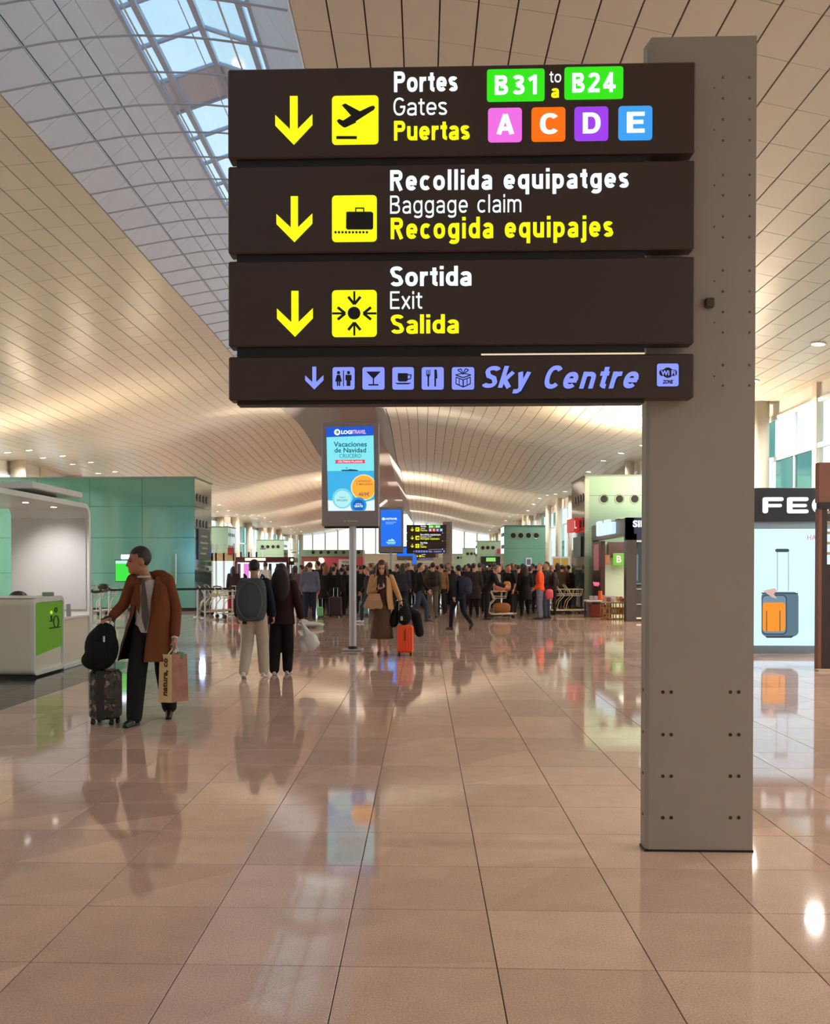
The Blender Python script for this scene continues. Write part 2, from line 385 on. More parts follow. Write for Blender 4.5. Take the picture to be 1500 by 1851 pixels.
for key, m in ((0, M_tile), (1, M_dtile)):
    L = np.array(nst[key]); n = len(L)
    vv = np.zeros((n, 12, 3)); vv[:] = V[None]; vv[:, :, 0] += L[:, None, 0]; vv[:, :, 1] += L[:, None, 1]
    tl = (rng.rand(n, 2)-.5)*.0010
    vv[:, :, 2] += tl[:, None, 0]*(V[None, :, 0]-TW/2)+tl[:, None, 1]*(V[None, :, 1]-TW/2)
    ff = (np.array(tf)[None]+12*np.arange(n)[:, None, None]).reshape(-1, 4)
    me = bpy.data.meshes.new('tiles'); me.from_pydata(vv.reshape(-1, 3).tolist(), [], ff.tolist())
    o = link('tiles' if key == 0 else 'dark_tiles', me, m, floor); o['kind'] = 'stuff'
    if key: o['label'] = 'dark grey polished floor tiles around the information desk'
# ------------------------------------------------------------------ ceiling
SP = np.array([0, 2.4, 4.2, 6.9, 9.2, 11.2, 13.8, 15.5, 17, 20]); RP = np.array([7.55, 7.5, 7.33, 6.88, 6.3, 5.85, 5.45, 5.3, 5.2, 5.1])
_pp = np.linspace(0, 20, 400); _pv = np.interp(_pp, SP, RP)
for _ in range(60): _pv[1:-1] = (_pv[:-2]+2*_pv[1:-1]+_pv[2:])/4
def wave(y):
    y = np.asarray(y, float); a = np.clip((y-24)/26, 0, 1); a = a*a*(3-2*a)
    return .27*a*np.cos(2*PI*(y-50)/26.0)
def zc(x, y): return EYE+np.interp(np.abs(np.asarray(x, float)+4.2), _pp, _pv)+wave(y)
XSEAM_R, XSEAM_L = -1.78, -6.7
def march(x, d, end):
    xs = [x]
    while (x-end)*d < 0:
        s = (zc(x+d*.25, 0)-zc(x-d*.25, 0))/.5; x = x+d*.5/math.sqrt(1+float(s)**2); xs.append(x)
    return xs
xr = march(XSEAM_R, 1, 11.9); xl = march(XSEAM_L, -1, -21.4)
ceil = struct('ceiling')
pan = []
for xs in (xr, xl):
    for a, b in zip(xs[:-1], xs[1:]):
        a, b = min(a, b), max(a, b)
        for j in range(-8, 158): pan.append((a, b, float(j)))
P = np.array(pan); gx, gy, T = .011, .005, .03
ya, yb = P[:, 2]+gy, P[:, 2]+1-gy; xa, xb = P[:, 0]+gx, P[:, 1]-gx
jit = (rng.rand(len(P), 4)-.5)*.006
def crn(x, y, k): return np.stack([x, y, zc(x, y)+jit[:, k]], 1)
Q = np.stack([crn(xa, ya, 0), crn(xb, ya, 1), crn(xb, yb, 2), crn(xa, yb, 3)], 1)
Q2 = Q.copy(); Q2[:, :, 2] += T
V8 = np.concatenate([Q, Q2], 1)
PF = [(3, 2, 1, 0), (0, 1, 5, 4), (1, 2, 6, 5), (2, 3, 7, 6), (3, 0, 4, 7)]
score = np.zeros(len(P))
cen = Q.mean(1)
for k in range(len(P)):
    p = proj(cen[k])
    if p and -20 < p[0] < 1520 and -20 < p[1] < 1026 and not (411 < p[0] < 1258 and 125 < p[1] < 730):
        dd = cen[k]-np.array([0, 0, EYE]); score[k] = dd[2]/np.linalg.norm(dd)**3
order = np.argsort(-score); big = set(order[:296].tolist())
for k in big:
    me = bpy.data.meshes.new('panel'); me.from_pydata(V8[k].tolist(), [], PF); me.materials.append(M_ceil)
    o = bpy.data.objects.new('panel', me); C.objects.link(o); o.parent = ceil
rest = np.array([k for k in range(len(P)) if k not in big])
vv = V8[rest].reshape(-1, 3); ff = (np.array(PF)[None]+8*np.arange(len(rest))[:, None, None]).reshape(-1, 4)
me = bpy.data.meshes.new('panels'); me.from_pydata(vv.tolist(), [], ff.tolist()); link('panels', me, M_ceil, ceil)['kind'] = 'stuff'
# backing sheets above the panels
def sheet(xs, ys, dz, name, m, par, zfun=None):
    mb = MB(); nx = len(xs)
    for y in ys:
        for x in xs: mb.v.append((x, y, float(zc(x, y))+dz))
    for j in range(len(ys)-1):
        for i in range(nx-1): a = j*nx+i; mb.f.append((a, a+1, a+nx+1, a+nx))
    me = bpy.data.meshes.new(name); me.from_pydata(mb.v, [], mb.f); return link(name, me, m, par)
ysall = list(range(-8, 159)); M_farlin = mat('closed_recess_grey', (160, 152, 152), .6)
sheet(xr, ysall, .028, 'backing', M_ceilback, ceil); sheet(xl, ysall, .028, 'backing', M_ceilback, ceil)
# skylight recess: sloped lining both sides, glazed gable to y = 34, closed soffit beyond
def strip(pts, ys, name, m, par, th=.03):
    """pts: [(x, rise above eye)] swept in y following the ceiling wave"""
    mb = MB(); n = len(pts)
    for y in ys:
        w = float(wave(y))
        for x, r in pts: mb.v.append((x, y, EYE+r+w))
    for j in range(len(ys)-1):
        for i in range(n-1): a = j*n+i; mb.f.append((a, a+1, a+n+1, a+n))
    return mb.build(name, m, par)
for j in range(-8, 44):     # lining panels one metre long
    for nm, pa, pb in (('l', (-6.68, 7.48), (-4.9, 8.9)), ('r', (-1.8, 7.48), (-2.75, 8.9))):
        segs = 3 if nm == 'l' else 1
        for q in range(segs):
            t0, t1 = q/segs, (q+1)/segs
            A = (pa[0]+(pb[0]-pa[0])*t0, pa[1]+(pb[1]-pa[1])*t0); B = (pa[0]+(pb[0]-pa[0])*t1, pa[1]+(pb[1]-pa[1])*t1)
            d = Vector((B[0]-A[0], B[1]-A[1])).normalized()*.01
            mb = MB(); ys = (j+.006, j+.994); w = [float(wave(y)) for y in ys]
            o = (.03 if nm == 'r' else -.03)
            vs = [(A[0]+d.x, ys[0], EYE+A[1]+d.y+w[0]), (B[0]-d.x, ys[0], EYE+B[1]-d.y+w[0]), (B[0]-d.x, ys[1], EYE+B[1]-d.y+w[1]), (A[0]+d.x, ys[1], EYE+A[1]+d.y+w[1])]
            mb.add(vs+[(x+o, y, z+.02) for x, y, z in vs], [(0, 1, 2, 3), (4, 7, 6, 5), (0, 4, 5, 1), (1, 5, 6, 2), (2, 6, 7, 3), (3, 7, 4, 0)])
            mb.build('lining_panel', M_lining, ceil)
strip([(-6.8, 7.52), (-4.94, 8.96)], ysall, 'lining_backing', M_ceilback, ceil)
strip([(-2.70, 8.96), (-1.72, 7.52)], ysall, 'lining_backing', M_ceilback, ceil)
strip([(-6.68, 7.48), (-4.9, 8.9)], list(range(44, 159)), 'recess_lining', M_farlin, ceil)
strip([(-2.75, 8.9), (-1.8, 7.48)], list(range(44, 159)), 'recess_lining', M_farlin, ceil)
strip([(-4.9, 8.9), (-2.75, 8.9)], list(range(36, 159)), 'recess_soffit', M_farlin, ceil)
M_sky = mat('skylight_frame', (184, 204, 232), .45)
GY0, GY1 = -7, 36
y = float(GY0); k = 0
rafts = []
while y < GY1: rafts.append(y); y += 1.15
XG = [(-4.9, 8.95), (-3.8, 9.3), (-2.75, 8.95)]
for k, y in enumerate(rafts):
    mb = MB(); mb.tube([(x, y, EYE+r) for x, r in XG], .045, 6); mb.build('rafter', M_sky, ceil)
    if k+1 < len(rafts):
        solid = (k % 6 == 3)
        for (xa_, ra), (xb_, rb) in zip(XG[:-1], XG[1:]):
            mb = MB(); vs = [(xa_, y+.05, EYE+ra), (xb_, y+.05, EYE+rb), (xb_, y+1.1, EYE+rb), (xa_, y+1.1, EYE+ra)]
            mb.add(vs+[(a, b, c+.015) for a, b, c in vs], [(0, 1, 2, 3), (4, 7, 6, 5), (0, 4, 5, 1), (1, 5, 6, 2), (2, 6, 7, 3), (3, 7, 4, 0)])
            mb.build('blank_panel' if solid else 'pane', M_lining if solid else M_glass, ceil)
for x, r in [(-4.9, 8.93), (-4.62, 9.0), (-3.8, 9.27), (-2.95, 9.0), (-2.75, 8.93)]:
    MB().box(x-.05, x+.05, GY0, GY1, EYE+r-.05, EYE+r+.05).build('glazing_bar', M_sky, ceil)
for y in range(-6, 44):        # arched tie rods under the recess, one per metre
    pts = []
    for i in range(9):
        x = -6.66+(6.66-1.82)*i/8; pts.append((x, y+.5, EYE+7.46+.28*math.sin(PI*i/8)+float(wave(y+.5))))
    MB().tube(pts, .016, 6).build('tie_rod', M_rod, ceil)
for x, r, rr in [(-5.9, 7.66, .008), (-5.35, 7.70, .012), (-4.75, 7.74, .009), (-4.15, 7.75, .015), (-3.35, 7.74, .009), (-2.8, 7.70, .016)]:
    MB().tube([(x, -7, EYE+r), (x, 24, EYE+r), (x, 44, EYE+r+float(wave(44)))], rr, 6).build('longitudinal_rod', M_rod, ceil)
# ------------------------------------------------------------------ side walls, end wall, wall behind
M_lcol = mat('warm_white_column', (226, 216, 196), .5)
M_beige = mat('beige_wall', (205, 195, 172), .6, noise=.05, nscale=1)
def glazed_wall(name, X, step, colw, zt, ztr, inn, y0=-8, y1=158, z0=.0):
    w = struct(name); y = y0
    cme = pme = None; k = 0
    while y < y1-.01:
        h = float(zc(X, y))+.1 - .0
        mb = MB()
        if k % 2 == 0: mb.cyl((X+inn*.45, y, 0), colw/2, h, 'Z', 14)
        else: mb.box(X-.1, X+.1, y-colw*.3, y+colw*.3, 0, h)
        mb.build('column', M_lcol, w, smooth=(k % 2 == 0))
        for (a, b) in ((.35, ztr-.07), (ztr+.07, zt)):
            m = M_tglass if (k*7+int(a*3)) % 3 == 0 else M_glass
            MB().box(X-.012, X+.012, y+.06, y+step-.06, a, b).build('pane', m, w)
        for m_ in (.5,):
            MB().box(X-.05, X+.05, y+step*m_-.035, y+step*m_+.035, .3, zt).build('mullion', M_frame, w)
        for zz, hh in ((.15, .35), (ztr, .14), (zt+.05, .12)):
            MB().box(X-.07, X+.07, y, y+step, zz-hh/2, zz+hh/2).build('transom', M_frame, w)
        y += step; k += 1
    mb = MB(); n = 84
    for i in range(n):
        ya_ = y0+(y1-y0)*i/(n-1); mb.v += [(X, ya_, zt+.1), (X, ya_, float(zc(X, ya_))+.25)]
    mb.f = [(2*i, 2*i+1, 2*i+3, 2*i+2) for i in range(n-1)]
    mb.build('spandrel', M_white, w)
    return w
glazed_wall('wall_right', 11.35, 3.2, .48, 6.35, 5.1, -1)
glazed_wall('wall_left', -21.0, 3.9, .75, 6.3, 4.4, 1)
we = struct('wall_end'); ye = 158.0
MB().box(-21.3, 11.6, ye, ye+.2, 0, 3.9).build('lower_wall', M_beige, we)
x = -21.0
while x < 11.4:
    MB().box(x-.12, x+.12, ye-.15, ye+.1, 3.9, float(zc(x, ye))+.3).build('mullion', M_frame, we)
    MB().box(x+.12, x+2.03, ye+.02, ye+.05, 3.9, min(float(zc(x, ye)), float(zc(x+2.1, ye)))+.35 if not -7.2 < x < -2 else EYE+8.9).build('pane', M_glass, we)
    x += 2.15
for zz in (1.2, 2.5, 3.9): MB().box(-21.2, 11.5, ye-.1, ye, zz-.08, zz+.08).build('rail', M_frame, we)
wb = struct('wall_back'); MB().box(-21.3, 11.6, -8.4, -8.2, 0, 3.0).build('lower_wall', M_beige, wb)
M_gglass = glass('added_grey_glass', (176, 178, 180)); x = -21.0  # unseen rear glazing, added so daylight brightens the faces toward the camera
while x < 11.4:
    MB().box(x-.12, x+.12, -8.4, -8.15, 3.0, float(zc(x, -8))+.3).build('mullion', M_frame, wb)
    MB().box(x+.12, x+2.03, -8.3, -8.27, 3.0, min(float(zc(x, -8)), float(zc(x+2.1, -8)))+.4 if not -7.2 < x < -2 else EYE+8.9).build('pane', M_gglass, wb)
    x += 2.15
for i, (X, s) in enumerate(((11.3, -1), (-20.9, 1))):
    b = MB().box(X, X+s*.05, -8, 158, 0, .14).build('baseboard_right' if i == 0 else 'baseboard_left', M_frame); b['kind'] = 'structure'
# ------------------------------------------------------------------ downlights and uplights
M_disc = emi('lamp_disc', (255, 244, 220), 9.0)
def downlight(x, y, first=[]):
    z = float(zc(x, y))
    s = (float(zc(x+.1, y))-float(zc(x-.1, y)))/.2; ry = -math.atan(s)
    if not first:
        t = thing('ceiling_downlight', 'round recessed ceiling downlight with white rim', 'light', (x, y, z-.005))
        mb = MB(); mb.tube([(.17*math.cos(a*PI/8), .17*math.sin(a*PI/8), -.012) for a in range(16)], .022, 6, closed=True); mb.build('rim', M_white, t, smooth=True)
        MB().cyl((0, 0, -.010), .155, .005, 'Z', 20).build('lamp_disc', M_disc, t)
        first.append(t)
    else:
        t = copy_tree(first[0]); t.location = (x, y, z-.005)
    t.rotation_euler = (0, ry, 0)
    L = bpy.data.lights.new('lamp', 'AREA'); L.shape = 'DISK'; L.size = .32; L.energy = DOWN_W*(1.0 if y < 36 else .45); L.color = (1, .93, .84); L.spread = math.radians(150)
    lo = bpy.data.objects.new('lamp', L); C.objects.link(lo); lo.location = (x, y, z-.05)
    return t
for k in range(36):
    y = 2.0+k*4.5-6
    if y > 155: continue
    t = downlight(9.6, y); t['label'] = 'round downlight in the row along the glazed wall behind the steel pillar'; t['group'] = 'downlights above the side with the luggage shop'
for k in range(38):
    for x in (-19, -18):
        y = 42+(k-12)*3.95
        if y > 155 or (x == -18 and y < 20): continue
        t = downlight(x, y); t['label'] = 'round downlight in the double row above the green pavilion side'; t['group'] = 'downlights above the information desk side'
ORD = ['nearest', 'second nearest', 'third nearest', 'fourth nearest', 'fifth nearest', 'sixth nearest', 'seventh nearest', 'eighth nearest']
def order_labels(X, desc):
    L_ = []
    for o_ in C.objects:
        if o_.name.startswith('ceiling_downlight') and abs(o_.location.x-X) < .01:
            p = proj(o_.location)
            if p and 0 < p[0] < 1500 and 0 < p[1] and not (1160 < p[0] < 1368) and not (410 < p[0] < 1258 and p[1] < 735): L_.append((o_.location.y, o_))
    for (_, o_), w_ in zip(sorted(L_, key=lambda q: q[0]), ORD): o_['label'] = '%s visible ceiling downlight %s' % (w_, desc)
order_labels(9.6, 'in the row on the luggage shop side')
order_labels(-19, 'in the outer row above the teal pavilion side')
order_labels(-18, 'in the inner row above the teal pavilion side')
def uplight(x, y, z, w, col=(1, .80, .56), size=.5, label=None, rot=(PI, 0, 0), cat='light'):
    t = thing('floodlight', label or 'small uplight on a pavilion roof aimed at the ceiling', cat, (x, y, z), group='uplights on the pavilion roofs')
    mb = MB(); mb.box(-.3, .3, -.2, .2, 0, .12, .02); mb.build('housing', M_black, t)
    MB().box(-.26, .26, -.16, .16, .12, .13).build('lens', emi('warm_lens', (255, 220, 170), 3), t)
    L = bpy.data.lights.new('lamp', 'AREA'); L.shape = 'RECTANGLE'; L.size = size; L.size_y = .3; L.energy = w; L.color = col
    lo = bpy.data.objects.new('lamp', L); C.objects.link(lo); lo.location = (x, y, z+.16); lo.rotation_euler = rot
# ------------------------------------------------------------------ direction sign on its steel pillar
pb = flo(1263, 1540); PY = pb.y
def mksign():
    x0 = at(1166, 1540, PY).x; x1 = at(1360, 1540, PY).x; top = at(1270, 66, PY).z
    t = thing('signpost', 'tall taupe steel pillar carrying four brown direction boards, at the front', 'sign', (x0, PY, 0))
    ox = x0; YB = -.13                                  # local y of the board fronts
    W_ = x1-x0; c = .018
    poly = [(0+c, 0), (W_, 0), (W_, .115), (0, .115), (0, c)]
    mb = MB(); n = len(poly)
    vs = [(a, b, 0) for a, b in poly]+[(a+(.0 if i not in (0, 4, 3) else 0), b, top-(.06 if i == 4 else .0)) for i, (a, b) in enumerate(poly)]
    mb.add(vs, [tuple(range(n)), tuple(range(2*n-1, n-1, -1))]+[(i, i+n, (i+1) % n+n, (i+1) % n) for i in range(n)])
    mb.build('pillar', M_pillar, t)
    MB().box(-.004, W_+.004, -.004, .119, 0, .012).build('base_seal', M_dark, t)
    def L(px, py, dy=YB):
        q = at(px, py, PY+dy); return (q.x-ox, q.z)
    # rivets
    M_riv = mat('rivet_steel', (120, 110, 98), .35, .5); M_hole = mat('dark_screw', (40, 34, 30), .5)
    sm = MB(); sm.ell((0, 0, 0), (.0075, .005, .0075), 8, 4); rme = sm.mesh('rivet', True); rme.materials.append(M_riv)
    bm_ = MB(); bm_.cyl((0, -.002, 0), .010, .004, 'Y', 10); bme = bm_.mesh('bolt'); bme.materials.append(M_hole)
    for py in (140, 178, 216, 254, 316, 353, 391, 429, 489, 527, 564, 601, 660, 697, ):
        for px in (1307, 1355): o = link('rivet', rme, None, t); x, z = L(px, py, 0); o.location = (x, -.001, z)
    for py in (159, 235, 335, 410, 508, 583, 680):
        o = link('rivet', rme, None, t); x, z = L(1291, py, 0); o.location = (x, -.001, z); o.scale = (.7, .7, .7)
    for py in (1251, 1328, 1403, 1478):
        for px in (1198, 1213, 1320, 1335):
            o = link('bolt', bme, None, t); x, z = L(px, py, 0); o.location = (x, 0, z)
        o = link('bolt', bme, None, t); z = L(1198, py, 0)[1]; o.rotation_euler = (0, 0, -PI/2); o.location = (0, .06, z+.005)
    x, z = L(1281, 549, 0); MB().box(x-.027, x+.027, -.03, 0, z-.027, z+.027, .008).build('sensor', mat('sensor_grey', (70, 62, 58), .5), t)
    # boards
    xb0 = L(412, 300)[0]; xb1 = L(1257, 300)[0]
    rows = ((118, 273+8, 'gates'), (295, 454, 'baggage'), (468, 623.5, 'exit'), (642, 721, 'services'))
    zr = [(L(835, a)[1], L(835, b)[1]) for a, b, _ in rows]
    boards = []
    for (z1, z0), (_, _, nm) in zip(zr, rows):
        b = MB().box(xb0, xb1, YB, YB+.11, z0, z1, .008).build('sign_board', M_brown, t); boards.append(b)
    # recessed black carrier frame behind and between boards
    xi0 = L(426, 300)[0]; xi1 = L(1168, 300)[0]
    for i in range(4):
        za = zr[i][1]; zb = zr[i+1][0] if i < 3 else za-.022
        MB().box(xi0, xi1, YB+.025, YB+.12, zb-(.01 if i < 3 else 0), za+.01).build('carrier_rail', M_dark, t)
    MB().box(xi1-.3, xi1, -.025, 0, zr[3][1], zr[0][0]-.05).build('mount_plate', M_dark, t)
    MB().box(L(870, 640)[0], xi1, YB+.02, YB+.11, zr[3][0]+.001, zr[3][0]+.012).build('lit_strip', emi('strip_light', (250, 225, 190), .9), t)
    y0 = YB
    def arrow(par, px, pyt, pyb, w, m, thk):
        xc, zt = L(px, pyt); _, zb = L(px, pyb); h = zt-zb; hw = w/2
        k = PXM
        st = thk/2; poly = [(xc-st, zt), (xc+st, zt), (xc+st, zb+h*.32), (xc+hw, zb+h*.62), (xc+hw, zb+h*.40), (xc, zb), (xc-hw, zb+h*.40), (xc-hw, zb+h*.62), (xc-st, zb+h*.32)]
        MB().prism(poly, y0-.004, y0).build('arrow', m, par)
    PXM = (L(1000, 300)[0]-L(0, 300)[0])/1000
    arrow(boards[0], 531, 174, 262, 67*PXM, M_yellow, 14*PXM)
    arrow(boards[1], 532, 355, 438, 65*PXM, M_yellow, 13*PXM)
    arrow(boards[2], 533, 526, 609, 65*PXM, M_yellow, 13*PXM)
    arrow(boards[3], 568, 663, 704, 33*PXM, M_periw, 7*PXM)
    def plate(par, px0, py0, px1, py1, m, r=7, name='pictogram_plate', d=.004):
        a, zt = L(px0, py0); b, zb = L(px1, py1)
        return MB().prism(rrect(a, b, zb, zt, r*PXM), y0-d, y0).build(name, m, par)
    def pp(px, py): return L(px, py)
    def shape(par, polys, m, d=.007, name='pictogram'):
        mb = MB()
        for q in polys: mb.prism([pp(*p) for p in q], y0-d, y0-.0035)
        return mb.build(name, m, par)
    def circ(cx, cy, r, n=14): return [(cx+r*math.cos(2*PI*i/n), cy+r*math.sin(2*PI*i/n)) for i in range(n)]
    def line(x0, y0_, x1, y1, w):
        d = Vector((x1-x0, y1-y0_)).normalized(); n = Vector((-d.y, d.x))*w/2
        return [(x0+n.x, y0_+n.y), (x1+n.x, y1+n.y), (x1-n.x, y1-n.y), (x0-n.x, y0_-n.y)]
    def wds(par, s, px0, py0, px1, py1, m, bold=.02, shear=0, th=.004, space=1.0):
        a, zt = L(px0, py0); b, zb = L(px1, py1)
        if all(c in STK for c in s): return stext(s, m, par, (a, b, zb, zt), y0, .105 if bold <= 0 else (.188 if bold < .05 else .24), shear, th=th, space=.10+(space-1)*.6)
        return text(s, m, par, (a, b, zb, zt), y0, bold, shear, th=th, space=space)
    Yp = boards
    plate(Yp[0], 600, 174, 684, 261, M_yellow); plate(Yp[1], 600, 354, 681, 437, M_yellow); plate(Yp[2], 600, 525, 681, 609, M_yellow)
    # plane, climbing
    shape(Yp[0], [[(609, 219), (613, 216), (620, 219), (633, 211), (637, 214), (644, 222), (625, 231), (621, 231), (612, 224)],
                  [(632, 211), (670, 193), (675, 192), (678, 195), (676, 199), (640, 222)],
                  [(618, 191), (624, 188), (652, 203), (640, 214), (633, 208)], [(608, 247), (645, 247), (645, 252), (608, 252)]], M_dark)
    mb = shape(Yp[1], [[(626, 384), (629, 383.5), (671, 383.5), (674.5, 386), (674.5, 413), (672, 415.5), (628, 415.5), (625.5, 413)]]+[circ(606.5+6.3*i, 420.5, 2.2, 8) for i in range(10)]
               + [line(643, 384, 643, 376.5, 2), line(657.5, 384, 657.5, 376.5, 2), line(642, 377, 658.5, 377, 2)], M_dark)
    ex = [circ(640, 566.5, 11.5, 20)]
    for ang in range(4):
        c_, s_ = [(1, 0), (0, 1), (-1, 0), (0, -1)][ang]
        rot = lambda a, b: (640.5+a*c_-b*s_, 567+a*s_+b*c_)
        ex.append([rot(*p) for p in line(-40, 0, -17, 0, 3.6)])
        for sg in (1, -1): ex.append([rot(*p) for p in line(-16.5, 0, -30, sg*11, 4.6)])
    shape(Yp[2], ex, M_dark)
    wds(Yp[0], 'Portes', 712, 130, 827, 165, M_lwhite, .035); wds(Yp[0], 'Gates', 711, 177, 808, 208, M_lwhite, .0)
    wds(Yp[0], 'Puertas', 712, 219, 849, 253, M_yellow, .03)
    wds(Yp[1], 'Recollida equipatges', 705, 308, 1136, 349, M_lwhite, .035, space=1.08); wds(Yp[1], 'Baggage claim', 705, 354, 942, 392, M_lwhite, 0, space=1.1)
    wds(Yp[1], 'Recogida equipajes', 706, 394, 1108, 438, M_yellow, .03, space=1.08)
    wds(Yp[2], 'Sortida', 705, 482, 852, 517, M_lwhite, .035); wds(Yp[2], 'Exit', 705, 527, 763, 559, M_lwhite, 0); wds(Yp[2], 'Salida', 706, 569, 829, 603, M_yellow, .03)
    for (a, c_, tx, col) in ((880, 984, 'B31', 0), (1020, 1126, 'B24', 1)):
        dy = -4*col
        plate(Yp[0], a, 126+dy, c_, 183+dy, emi('lit_green', (50, 228, 20), 1), 5, 'gate_tile')
        wds(Yp[0], tx, a+14, 137+dy, c_-14, 171+dy, M_lwhite, .02, th=.008, space=1.15)
    wds(Yp[0], 'to', 993, 130, 1014, 149, M_lwhite, 0); wds(Yp[0], 'a', 996, 160, 1010, 177, M_yellow, .03)
    for a, ch, col in ((882, 'A', (240, 110, 228)), (960.5, 'C', (255, 112, 8)), (1038, 'D', (158, 62, 236)), (1117.5, 'E', (60, 160, 240))):
        dy = -(a-882)/235*3.5
        plate(Yp[0], a, 196+dy, a+61, 257+dy, emi('lit_'+ch, col, 1), 6, 'gate_tile')
        wds(Yp[0], ch, a+15, 207+dy, a+47, 244+dy, M_lwhite, .035, th=.008)
    # services row
    plates = [(601, 641), (655, 695), (709, 748), (762, 802), (816.5, 857)]
    for a, b in plates: plate(Yp[3], a-1.5, 662, b+1.5, 706, M_outl, 5, 'plate_outline', .003); plate(Yp[3], a, 664, b, 704.5, M_periw, 4)
    MO = mat('pictogram_navy', (38, 26, 60), .5)
    def fig(cx, skirt):
        r = [circ(cx, 674, 3, 10)]
        if skirt: r += [[(cx-3, 678), (cx+3, 678), (cx+6, 690), (cx-6, 690)], line(cx-1.8, 690, cx-1.8, 698, 2.6), line(cx+1.8, 690, cx+1.8, 698, 2.6)]
        else: r += [[(cx-5.5, 678), (cx+5.5, 678), (cx+5.5, 688), (cx+3.5, 688), (cx+3.5, 698), (cx-3.5, 698), (cx-3.5, 688), (cx-5.5, 688)]]
        return r
    shape(Yp[3], fig(612, 1)+fig(630, 0)+[line(621, 670, 621, 698, 1.6)], MO)
    shape(Yp[3], [[(662, 672), (688, 672), (676.5, 684), (673.5, 684)], line(675, 683, 675, 696, 2.2), line(666, 696, 684, 696, 2.6)], MO)
    shape(Yp[3], [[(719, 675), (737, 675), (737, 688), (734, 690), (722, 690), (719, 688)], line(737, 678, 743, 678, 1.8), line(743, 677, 742, 685, 1.8), line(742, 685, 737, 686, 1.8), [(714, 692.5), (743, 692.5), (739, 695), (718, 695)]], MO)
    shape(Yp[3], [line(774+d, 669, 774+d, 679, 1.4) for d in (-3, 0, 3)]+[[(770.3, 677), (777.7, 677), (775.5, 682), (775.3, 699), (772.7, 699), (772.5, 682)], [(785, 668), (789.5, 669), (790.5, 684), (788, 685), (788, 699), (785, 699)]], MO)
    gx_ = 837
    shape(Yp[3], [line(gx_-13, 682, gx_, 687, 1.6), line(gx_, 687, gx_+13, 682, 1.6), line(gx_-13, 682, gx_-13, 694, 1.6), line(gx_+13, 682, gx_+13, 694, 1.6), line(gx_-13, 694, gx_, 700, 1.8), line(gx_+13, 694, gx_, 700, 1.8),
                  line(gx_, 687, gx_, 700, 2.2), line(gx_-7, 685, gx_-7, 697, 1.4), line(gx_+7, 685, gx_+7, 697, 1.4), line(gx_-14, 678, gx_, 683, 1.8), line(gx_, 683, gx_+14, 678, 1.8), line(gx_-14, 678, gx_, 675, 1.4), line(gx_+14, 678, gx_, 675, 1.4),
                  line(gx_-10, 669, gx_-4, 667, 1.6), line(gx_-4, 667, gx_, 676, 1.6), line(gx_-10, 669, gx_, 677, 1.6), line(gx_+10, 669, gx_+4, 667, 1.6), line(gx_+4, 667, gx_, 676, 1.6), line(gx_+10, 669, gx_, 677, 1.6)], MO)
    wds(Yp[3], 'Sky', 871, 662, 960, 711, M_periw, .03, .28); wds(Yp[3], 'Centre', 984, 661, 1154, 702, M_periw, .03, .28, space=1.08)
    wds(Yp[3], 'Sky', 869, 660, 962, 713, M_outl, .055, .28, th=.002); wds(Yp[3], 'Centre', 982, 659, 1156, 704, M_outl, .055, .28, th=.002, space=1.08)
    plate(Yp[3], 1185.5, 656, 1227.5, 700, M_outl, 5, 'plate_outline', .003); plate(Yp[3], 1187, 657.5, 1226, 698.5, M_periw, 4)
    shape(Yp[3], [circ(1206.5, 674, 9.5, 18), rrect(1191, 1223, 668.5, 680, 5, 4)], MO, .006)
    wds(Yp[3], 'Wi Fi', 1194, 670, 1220, 679, M_periw, .03, .0, .009); wds(Yp[3], 'ZONE', 1197, 687, 1216, 694, MO, .04, .2, .007)
    return t
STK = set(glyphs(.1).keys())
sign = mksign()
for yy, lb in ((60.0, 'distant taupe sign pillar with the same four brown boards, above the crowd'), (113.0, 'farthest and smallest brown direction sign, seen below the distant one')):
    s2 = copy_tree(sign); s2.location = (sign.location.x, yy, 0); s2['label'] = lb
# two small cameras on top of the distant pillar are too far to see singly
# ------------------------------------------------------------------ pavilions of green glass
M_pgf = mat('green_glass_lit_tone', (160, 192, 168), .12, noise=.04, nscale=.6, coat=.3)  # same green glass as the teal fronts, stronger light put into its colour
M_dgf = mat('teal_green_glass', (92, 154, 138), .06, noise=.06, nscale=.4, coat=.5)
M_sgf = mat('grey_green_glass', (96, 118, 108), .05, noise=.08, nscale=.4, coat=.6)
M_hole = mat('porthole_black', (8, 8, 8), .3)
M_ring = mat('porthole_rim', (170, 170, 160), .3, .6)
def panelgrid(par, axis, c, u0, u1, zs, step, m, sgn, th=.03):
    """glass panels on a vertical plane; axis 'y': plane y=c spans x; axis 'x': plane x=c spans y; sgn = outward"""
    n = max(1, round(abs(u1-u0)/step)); d = (u1-u0)/n; g = .012
    for i in range(n):
        for z0, z1 in zip(zs[:-1], zs[1:]):
            a, b = u0+i*d+g*.5, u0+(i+1)*d-g*.5; mb = MB()
            if axis == 'y': mb.box(a, b, c, c+sgn*th, z0+g*.5, z1-g*.5)
            else: mb.box(c, c+sgn*th, a, b, z0+g*.5, z1-g*.5)
            mb.build('panel', m, par)
